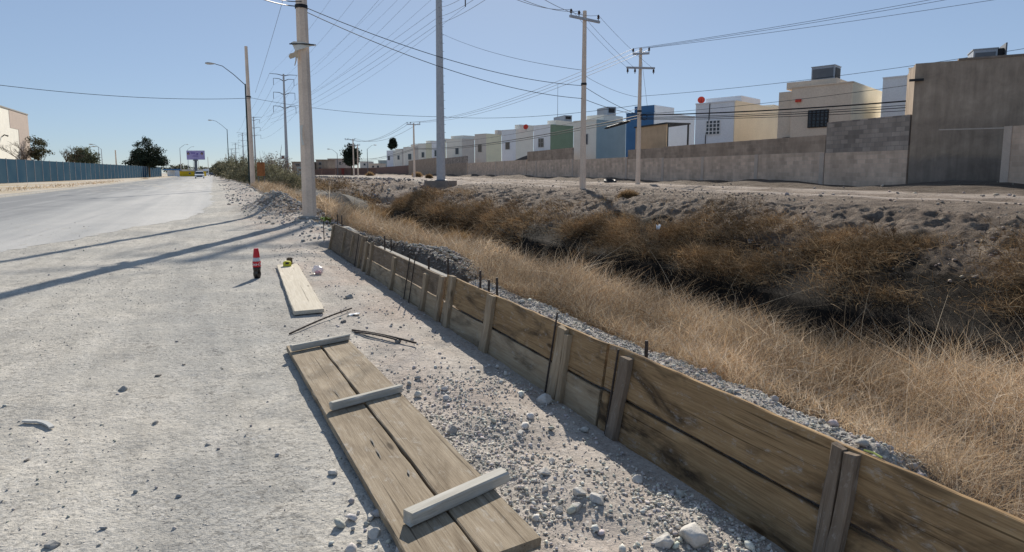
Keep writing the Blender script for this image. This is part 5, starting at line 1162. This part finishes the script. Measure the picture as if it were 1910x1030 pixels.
rot_house(936, 962, 994, 242, None, 'pale house with a red dish and small window left of the white and green house', 'whiteb', 'creaml', wins=((943, 951, 265, 279),), raised=((-.02, .35, .8, 6, .75, 'creaml'),))
A1, _ = aw(963, 3.2); A0, Y0 = aw(994, 3.2); 
dish(981, 237, 4.4, 'red satellite dish on the pale house in the middle of the row', .36)
rot_house(886, 907, 935, 250, None, 'grey beige and pale yellow house with one dark window', 'greyb', 'yellowc', wins=((892, 899, 269, 284),), raised=((-.05, .2, 2.5, 6.5, .75, 'greyb'),))
rot_house(833, 862, 885, 259, None, 'pale cream house with beige end wall just right of the tall steel pole', 'creaml', 'greyb', wins=((850, 856, 276, 288),), raised=((.1, .9, .8, 4.5, .7, 'creaml'),))
rot_house(806, 820, 832, 264, None, 'cream house hidden in part by the tall steel pole', 'whiteb', 'yellowc', wins=((811, 816, 280, 292),), raised=((.0, .8, 1.0, 4, .7, 'creaml'),))
rot_house(781, 795, 806, 268, None, 'white cream house left of the tall steel pole', 'creaml', 'yellowc', wins=((787, 792, 284, 294),), raised=((-.05, .6, 1.5, 5, .8, 'creaml'),))
rot_house(753, 774, 781, 274, None, 'cream house behind the slim distant pole', 'creaml', 'greyb', wins=((762, 768, 287, 298),), raised=((-.1, .7, 1.5, 5, .8, 'greyb'),))  # end wall shade put into its colour as grey beige plaster
rot_house(738, 750, 754, 278, None, 'small pale house second from the far end of the row', 'creaml', 'greyb', wins=((742, 746, 290, 298),))
rot_house(722, 734, 739, 281, None, 'last pale house at the far end of the row', 'whiteb', 'creaml', wins=((724, 728, 291, 299),))
_, Y = aw(1000, 1.0); 
# dark shade cloth behind the wall near the pale house
a1, Y1 = aw(958, .8); a0, Y0 = aw(992, .8); z0, z1 = zof(975, 300, Y1), zof(992, 287, Y0)
m = MB(); q = [wp(a1, .8, z0-.4), wp(a0, .8, z0-.4), wp(a0, .8, z1), wp((a0+a1)/2, .8, z1-.3), wp(a1, .8, z0)]; v = q+[p+WR*3 for p in q]; m.add(v, [(0, 1, 2, 3, 4), (9, 8, 7, 6, 5)]+[(i, 5+i, 5+(i+1) % 5, (i+1) % 5) for i in range(5)])
tag(m.build('shade_canopy', 'darkmetal', origin=wp(a0, .8, 2)), 'black sloping shade canopy peeking over the low wall', 'canopy')
# ------------------------------------------------------------------ far centre: dark houses, walls, tree
def far_house(x0, x1, yt, Y, wall, label, name='far_house', depth=8, zb=0, wins=(), cat='house', group='far houses behind the ditch', yb=None):
    a = gpt(x0, Y); b = gpt(x1, Y); zt = atd(x0, yt, Y).z; e = empty(name, ((a.x+b.x)/2, Y, zb), label, cat, group)
    MB().box(((a.x+b.x)/2, Y+depth/2, (zt+zb)/2), (b.x-a.x, depth, zt-zb)).build('wall', wall, e)
    MB().box(((a.x+b.x)/2, Y+depth/2, zt+.12), (b.x-a.x+.3, depth+.3, .22)).build('roof', wall, e)
    for (xa, xb, ya, yb_) in wins:
        p, q = atd(xa, ya, Y), atd(xb, yb_, Y); w = MB().box(((p.x+q.x)/2, Y-.02, (p.z+q.z)/2), (q.x-p.x, .06, p.z-q.z)).build('window', 'frame', e)
        MB().box(((p.x+q.x)/2, Y-.06, (p.z+q.z)/2), ((q.x-p.x)*.8, .03, (p.z-q.z)*.8)).build('pane', 'pane', w)
    return e
far_house(590, 612, 299, 190, 'render', 'dark grey two storey house behind the nearest pole', wins=((594, 600, 303, 308), (594, 600, 312, 318)))
far_house(545, 578, 303, 185, 'render', 'dark grey house left of the nearest pole', wins=((550, 560, 305, 310),))
far_house(612, 645, 297, 215, 'taupe', 'long taupe house left of the dark round tree', wins=((618, 624, 302, 308), (632, 637, 302, 308)))
far_house(688, 712, 306, 240, 'creamd', 'low tan house right of the dark round tree', wins=((694, 698, 309, 313), (703, 707, 309, 313)))
far_house(706, 722, 300, 250, 'bluegreen', 'grey blue house at the end of the far street', wins=((710, 713, 304, 309),))
far_house(672, 690, 302, 290, 'greyb', 'pale far house seen through the poles', wins=((678, 682, 305, 309),))
far_house(596, 625, 316, 165, 'redwall', 'low red brown yard wall behind the nearest pole', name='yard_wall', depth=.3, cat='wall', group=None)
far_house(560, 600, 318, 160, 'redwall', 'dark low yard wall left of the nearest pole', name='yard_wall', depth=.3, cat='wall', group=None)
far_house(626, 700, 315, 158, 'redwall', 'red brown yard wall running to the end of the houses', name='yard_wall', depth=.3, cat='wall', group=None)
M['gate'] = simple('dark_red_gate', (.22, .05, .04), .8)
far_house(637, 642, 316, 157, 'gate', 'dark red gate in the distant yard wall', name='yard_gate', depth=.1, cat='gate', group=None)
far_house(554, 566, 313, 155, 'bluegreen', 'pale blue booth by the far houses', name='booth', depth=2, cat='booth', group=None, wins=((557, 562, 315, 319),))
tree('leafy_tree', 'dark upright tree beside the distant crossarm poles', gpt(656, 145, .8), 3, .2, [bl(*b, 656, 145) for b in ((655, 283, 6, 8), (650, 294, 9, 8), (662, 294, 8, 9), (656, 304, 14, 10))], 4200, .24, DARK, cs=.4)
tree('leafy_tree', 'dark tree rising behind the far end of the pale houses', gpt(734, 262, .8), 6, .25, [bl(*b, 734, 262) for b in ((734, 268, 5, 7), (732, 276, 6, 6), (737, 274, 4, 6))], 3500, .4, DARK)
for i, (x, Y, rx, hh) in enumerate(((690, 120, .9, .9), (778, 90, .9, 1.0), (800, 70, .5, .6))):
    P = gpt(x, Y, .8); dry_bush(P, rx, hh, ['orange dry weed by the far track', 'tan dry weeds at the foot of the slim distant pole', 'low dark weed left of the steel pole'][i], TANS*(.75 if i == 2 else 1), 1600, .045)
# tyre on the far bank
P = gp(1138, 341); m = MB(); m.tube([P+Vector((.34*math.cos(a), .34*math.sin(a), .1+.08*math.sin(a))) for a in np.linspace(0, 2*math.pi, 25)], .1, 8, False); tag(m.build('old_tyre', 'darkmetal', origin=P), 'discarded black tyre on the far bank right of the crossarm pole', 'tyre')
P = gp(741, 343); m = MB(); m.tube([P+Vector((.4*math.cos(a), .4*math.sin(a), .1)) for a in np.linspace(0, 2*math.pi, 25)], .1, 8, False); tag(m.build('old_tyre', 'darkmetal', origin=P), 'discarded black tyre on the far track left of the steel pole', 'tyre')
# ------------------------------------------------------------------ left side: fence, warehouse, billboard, vehicles
FA = at(0, 343, .15); FB = at(306, 331, .15)
FA = Vector((-61.4, 71, .15)); FB = Vector((-112.3, 190, .15)); fd = (FB-FA).normalized(); F0 = FA-fd*24
e = empty('metal_fence', F0, 'long blue grey slatted fence with pale posts along the left verge', 'fence')
L = (FB-F0).length; ang = math.atan2(fd.y, fd.x)
me = bpy.data.meshes.new('fence_panel'); mb = MB().box((L/2, 0, 1.55), (L, .05, 2.95)); me.from_pydata([tuple(p) for p in mb.v], [], mb.f); me.update(); w = Matrix.Rotation(ang, 4, 'Z'); w.translation = F0; link('fence_panel', me, 'fence', e, w)
k = 0; dpos = 0
while dpos < L:
    p = F0+fd*dpos; MB().tube([p+Vector((.06, -.06, -.2)), p+Vector((.06, -.06, 3.1))], .06, 6).build('post', 'steel', e); dpos += 3.3
# warehouse: wall parallel to the road
tW = -31.0
def swx(x): r = ray(x, 322); k = tW/(r.x*DT.x+r.y*DT.y); p = r*k; return p.x*DS.x+p.y*DS.y, p.y
s1, Yc = swx(60); zt = atd(57, 215, Yc).z
e = empty('warehouse', W(s1, tW, 0), 'cream warehouse with taupe corner panels behind the fence', 'warehouse')
def sbox(name, mat, par, s0, s1_, t0, t1, z0, z1):
    return MB().box(W((s0+s1_)/2, (t0+t1)/2, (z0+z1)/2), (s1_-s0, t1-t0, z1-z0), Matrix.Rotation(math.atan2(DS.y, DS.x), 3, 'Z')).build(name, mat, par)
sbox('wall', 'creaml', e, s1-60, s1, tW-30, tW, 0, zt)
sb, _ = swx(26); zmid = atd(40, 246, Yc).z; sc2, _ = swx(41); zr = atd(57, 250, Yc).z
sbox('panel', 'taupe', e, sb, s1-.01, tW+.0, tW+.04, zmid, zt-.02); sbox('panel', 'taupe', e, sc2, s1-.01, tW+.0, tW+.045, 0, zmid-.003)
sx, _ = swx(3); sbox('panel', 'taupe', e, sx-12, sx, tW, tW+.04, atd(0, 241, 94).z, zt-.02)
sbox('roof_trim', 'concretew', e, s1-60, s1+.1, tW-30, tW+.12, zt+.002, zt+.22)
sl_, Yl = swx(10); c = W(sl_, tW+.3, atd(10, 255, Yl).z); MB().tube([c-DT*.3, c+Vector((0, 0, .3)), c+DT*.5+Vector((0, 0, .1))], [.08, .1, .14], 6).build('wall_lamp', 'darkmetal', e)
far_house(186, 240, 310, 185, 'creaml', 'low pale shed roofline behind the fence', name='low_shed', cat='shed', group=None)
# billboard
Y = 230; P = gpt(365.5, Y); e = empty('billboard', P, 'lavender roadside billboard on a single steel column', 'billboard')
a, b = atd(347.5, 281, Y), atd(381, 298, Y); cz = (a.z+b.z)/2; wd, hh = b.x-a.x, a.z-b.z
M['lav'] = simple('lavender_print', (.36, .31, .55), .6, .1, .6); M['lavd'] = simple('violet_print', (.16, .12, .36), .6, .1, .6); M['skin'] = simple('printed_face', (.42, .28, .24), .6, .1); M['hair'] = simple('printed_hair', (.08, .05, .05), .6, .1)
MB().box(((a.x+b.x)/2, Y+.3, cz), (wd, .6, hh)).build('panel', 'lav', e)
m = MB()
for (u, v_, w_, h_) in ((.38, .28, .26, .12), (.62, .36, .1, .16), (.5, .63, .34, .05), (.5, .5, .28, .05)): m.box((a.x+wd*u, Y-.03, a.z-hh*v_), (wd*w_, .05, hh*h_))
m.build('print_lines', 'lavd', e)
for u in (.1, .88):
    m = MB().lathe([(.0, -.03), (.075*wd, -.03), (.075*wd, .0)], (0, 0, 0), 16); rot = Matrix.Rotation(R_(90), 3, 'X'); c = Vector((a.x+wd*u, Y, a.z-hh*.34)); h2 = MB(); h2.add([rot @ p+c for p in m.v], m.f); h2.build('printed_hair', 'hair', e)
    m2 = MB(); m2.add([rot @ (p*.62)+c+Vector((0, -.045, -.15)) for p in m.v], m.f); m2.build('printed_face', 'skin', e)
MB().tube([P-Vector((0, 0, .3)), P+Vector((0, .3, b.z))], [.55, .5], 12).build('column', 'steeld', e); MB().box(((a.x+b.x)/2, Y+.1, b.z-.2), (wd*.2, 1.0, .5)).build('catwalk', 'steeld', e)
# vehicles
def car(P, heading, L, wdt, h, body, label, suv=False, cat='car', name='parked_car'):
    e = empty(name, P, label, cat, 'vehicles on the far road'); R3 = Matrix.Rotation(heading, 3, 'Z'); T_ = lambda v: R3 @ Vector(v)+Vector(P)
    hw = wdt/2; pr = [(-L/2, .35), (-L/2, h*.55), (-L*.46, h*.62), (L*.30, h*.60), (L*.48, h*.52), (L/2, h*.42), (L/2, .30)]
    m = MB(); v = [T_((x, y, z)) for y in (-hw, hw) for x, z in pr]; n = len(pr); m.add(v, [tuple(range(n)), tuple(range(n, 2*n))[::-1]]+[(i, n+i, n+(i+1) % n, (i+1) % n) for i in range(n)]); b = m.build('body', body, e)
    pr = [(-L*.45, h*.61), (-L*.40, h*.97), (-L*.05, h), (L*.10, h*.96), (L*.28, h*.605)]; n = len(pr); m = MB(); v = [T_((x, y*(.96 if z < h*.7 else .8), z)) for y in (-hw, hw) for x, z in pr]; m.add(v, [tuple(range(n)), tuple(range(n, 2*n))[::-1]]+[(i, n+i, n+(i+1) % n, (i+1) % n) for i in range(n)]); m.build('cabin', body, e)
    m = MB(); x0, z0, x1_, z1 = L*.115, h*.93, L*.27, h*.64; m.add([T_(q) for q in ((x0+.02, -hw*.76, z0), (x0+.02, hw*.76, z0), (x1_+.02, hw*.9, z1), (x1_+.02, -hw*.9, z1))], [(0, 1, 2, 3)]); m.build('windscreen', 'pane', e)
    m = MB().box((0, 0, 0), (.06, wdt*.62, h*.16)); m2 = MB(); m2.add([T_(p+Vector((L/2+.01, 0, h*.33))) for p in m.v], m.f); m2.build('grille', 'darkmetal', e)
    for sy in (-1, 1):
        m = MB().box((0, 0, 0), (.08, wdt*.16, h*.1)); m2 = MB(); m2.add([T_(p+Vector((L/2-.01, sy*hw*.76, h*.43))) for p in m.v], m.f); m2.build('headlight', 'clearp', e)
        m2 = MB(); m2.add([T_(q) for q in ((-L*.38, sy*(hw*.97), h*.64), (L*.2, sy*hw*.97, h*.64), (L*.07, sy*hw*.84, h*.93), (-L*.36, sy*hw*.84, h*.93))], [(0, 1, 2, 3)]); m2.build('side_window', 'pane', e)
        for sx in (-1, 1):
            m = MB().lathe([(.2, -.1), (.34, -.1), (.34, .1), (.2, .1)], (0, 0, 0), 14); rt = Matrix.Rotation(R_(90), 3, 'X'); m2 = MB(); m2.add([T_(rt @ p+Vector((sx*L*.31, sy*(hw-.08), .34))) for p in m.v], m.f); m2.build('wheel', 'darkmetal', e)
    return e
HD = math.atan2(-DS.y, -DS.x)
M['carw'] = simple('white_car_paint', (.78, .79, .80), .3, .02, spec=.5); M['card'] = simple('dark_car_paint', (.05, .055, .07), .3, .05, spec=.5)
P = at(372, 332.2, 0); P = gpt(372, 150); car(P, HD, 4.8, 2.0, 1.85, 'carw', 'white pickup style car driving towards the camera on the left lane', name='white_car')
car(gpt(396, 250), HD, 4.5, 1.9, 1.5, 'card', 'dark car far down the road', name='dark_car')
P = gpt(384.5, 270); e = empty('box_truck', P, 'white box truck far down the road behind the white car', 'truck', 'vehicles on the far road'); R3 = Matrix.Rotation(HD, 3, 'Z')
MB().box(P+R3 @ Vector((-1, 0, 1.9)), (4.5, 2.3, 2.5), R3).build('cargo_box', 'carw', e); MB().box(P+R3 @ Vector((2.2, 0, 1.35)), (1.7, 2.1, 1.8), R3).build('cab', 'carw', e); MB().box(P+R3 @ Vector((3.07, 0, 1.75)), (.06, 1.8, .7), R3).build('windscreen', 'pane', e)
for sx in (-2.4, 2.2):
    for sy in (-.95, .95): MB().lathe([(.2, -.14), (.45, -.14), (.45, .14), (.2, .14)], (0, 0, 0), 12); m = MB().lathe([(.2, -.14), (.45, -.14), (.45, .14), (.2, .14)], (0, 0, 0), 12); rt = R3 @ Matrix.Rotation(R_(90), 3, 'X'); m2 = MB(); m2.add([rt @ p+P+R3 @ Vector((sx, sy, .45)) for p in m.v], m.f); m2.build('wheel', 'darkmetal', e)
M['yellowp'] = simple('yellow_paint', (.62, .42, .02), .8, .08)
far_house(333, 365, 320.5, 235, 'yellowp', 'long low yellow shop wall beyond the fence', name='shop', cat='shop', group=None, wins=((352, 356, 322, 325),))
far_house(312, 326, 318, 215, 'white', 'white stall with a blue awning at the end of the fence', name='stall', cat='stall', group=None, depth=3)
a, b = atd(310, 315, 213), atd(331, 318, 213); tag(MB().box(((a.x+b.x)/2, 213, (a.z+b.z)/2), (b.x-a.x, 4, .5)).build('awning', 'blue', origin=((a.x+b.x)/2, 213, a.z)), 'blue awning roof over the white stall', 'awning')
far_house(340, 372, 317, 300, 'greyb', 'grey roofed building behind the yellow shop', cat='building', group=None)
far_house(408, 420, 315, 330, 'redwall', 'reddish low building right of the distant road', cat='building', group=None)
for i, (x, Y, rx, hh) in enumerate(((403, 420, 7, 6), (392, 520, 9, 6), (376, 480, 8, 6), (340, 420, 7, 7), (326, 380, 7, 6), (412, 330, 5, 4.5))):
    P = gpt(x, Y); tree('far_tree', ['far grey green tree left of the last bush', 'far tree where the road vanishes', 'far tree behind the white car', 'far tree behind the yellow shop', 'far tree over the blue awning', 'far tree behind the reddish building'][i], P, hh*.4, .2, [(0, 0, hh*.5, rx, hh*.45)], 900, .7, np.concatenate([BUSH, DARK]), group='far trees on the horizon', cs=.8)
# dry grass on the left verge
s, t = scat(5000, 35, 190, -13.5, -12.0, lambda s, t: np.clip(2*fbm(s*.07, t*.5, 2), 0, 1)); V, F, C = grass(s, t, RNG.uniform(.1, .35, len(s)), np.full(len(s), .05), STRAW, .6, .2, segs=2, lift=.2); V[:, 2] += .13
o = npmesh('verge_grass', V, F, 'straw', col=C, kind='stuff'); tag(o, 'thin dry grass along the left kerb', 'grass')
# ------------------------------------------------------------------ world, sun, camera
AZ, EL = R_(-.3), R_(31)
wld = bpy.data.worlds.new('World'); sc.world = wld; wld.use_nodes = True; nt = wld.node_tree; bg = nt.nodes['Background']
sky = nt.nodes.new('ShaderNodeTexSky'); sky.sky_type = 'NISHITA'; sky.sun_disc = False; sky.sun_elevation = EL; sky.sun_rotation = AZ; sky.altitude = 1100; sky.air_density = .7; sky.dust_density = .35; sky.ozone_density = 1.5
bw = nt.nodes.new('ShaderNodeRGBToBW'); nt.links.new(sky.outputs[0], bw.inputs[0])
pw = nt.nodes.new('ShaderNodeMath'); pw.operation = 'POWER'; nt.links.new(bw.outputs[0], pw.inputs[0]); pw.inputs[1].default_value = -.38
ml = nt.nodes.new('ShaderNodeMath'); ml.operation = 'MULTIPLY'; nt.links.new(pw.outputs[0], ml.inputs[0]); ml.inputs[1].default_value = .82
vm = nt.nodes.new('ShaderNodeVectorMath'); vm.operation = 'SCALE'; hs = nt.nodes.new('ShaderNodeHueSaturation'); hs.inputs['Saturation'].default_value = .84; nt.links.new(sky.outputs[0], hs.inputs['Color']); nt.links.new(hs.outputs[0], vm.inputs[0]); nt.links.new(ml.outputs[0], vm.inputs['Scale'])
va = nt.nodes.new('ShaderNodeVectorMath'); va.operation = 'ADD'; nt.links.new(vm.outputs[0], va.inputs[0]); va.inputs[1].default_value = (.70, .90, 1.12)
tn = nt.nodes.new('ShaderNodeVectorMath'); tn.operation = 'MULTIPLY'; nt.links.new(va.outputs[0], tn.inputs[0]); tn.inputs[1].default_value = (.93, .98, 1.02)
nt.links.new(tn.outputs[0], bg.inputs[0]); bg.inputs[1].default_value = .10
sv_ = Vector((math.sin(AZ)*math.cos(EL), math.cos(AZ)*math.cos(EL), math.sin(EL)))
sl = bpy.data.lights.new('sun', 'SUN'); sl.energy = 4.1; sl.angle = R_(.53); sl.color = (1, .93, .82)
so = bpy.data.objects.new('sun', sl); COL.objects.link(so); so.rotation_euler = sv_.to_track_quat('Z', 'Y').to_euler(); so.location = (0, 0, 60)
cam = bpy.data.cameras.new('camera'); co = bpy.data.objects.new('camera', cam); COL.objects.link(co); co.location = (0, 0, EYE); co.rotation_euler = (R_(90)-PITCH, 0, 0)
cam.sensor_width = 36; cam.lens = FPX/1910*36; cam.shift_y = -(515-CY)/1910; cam.clip_start = .05; cam.clip_end = 6000
sc.camera = co
sc.view_settings.view_transform = 'Standard'; sc.view_settings.look = 'None'; sc.view_settings.exposure = .6; sc.view_settings.gamma = 1
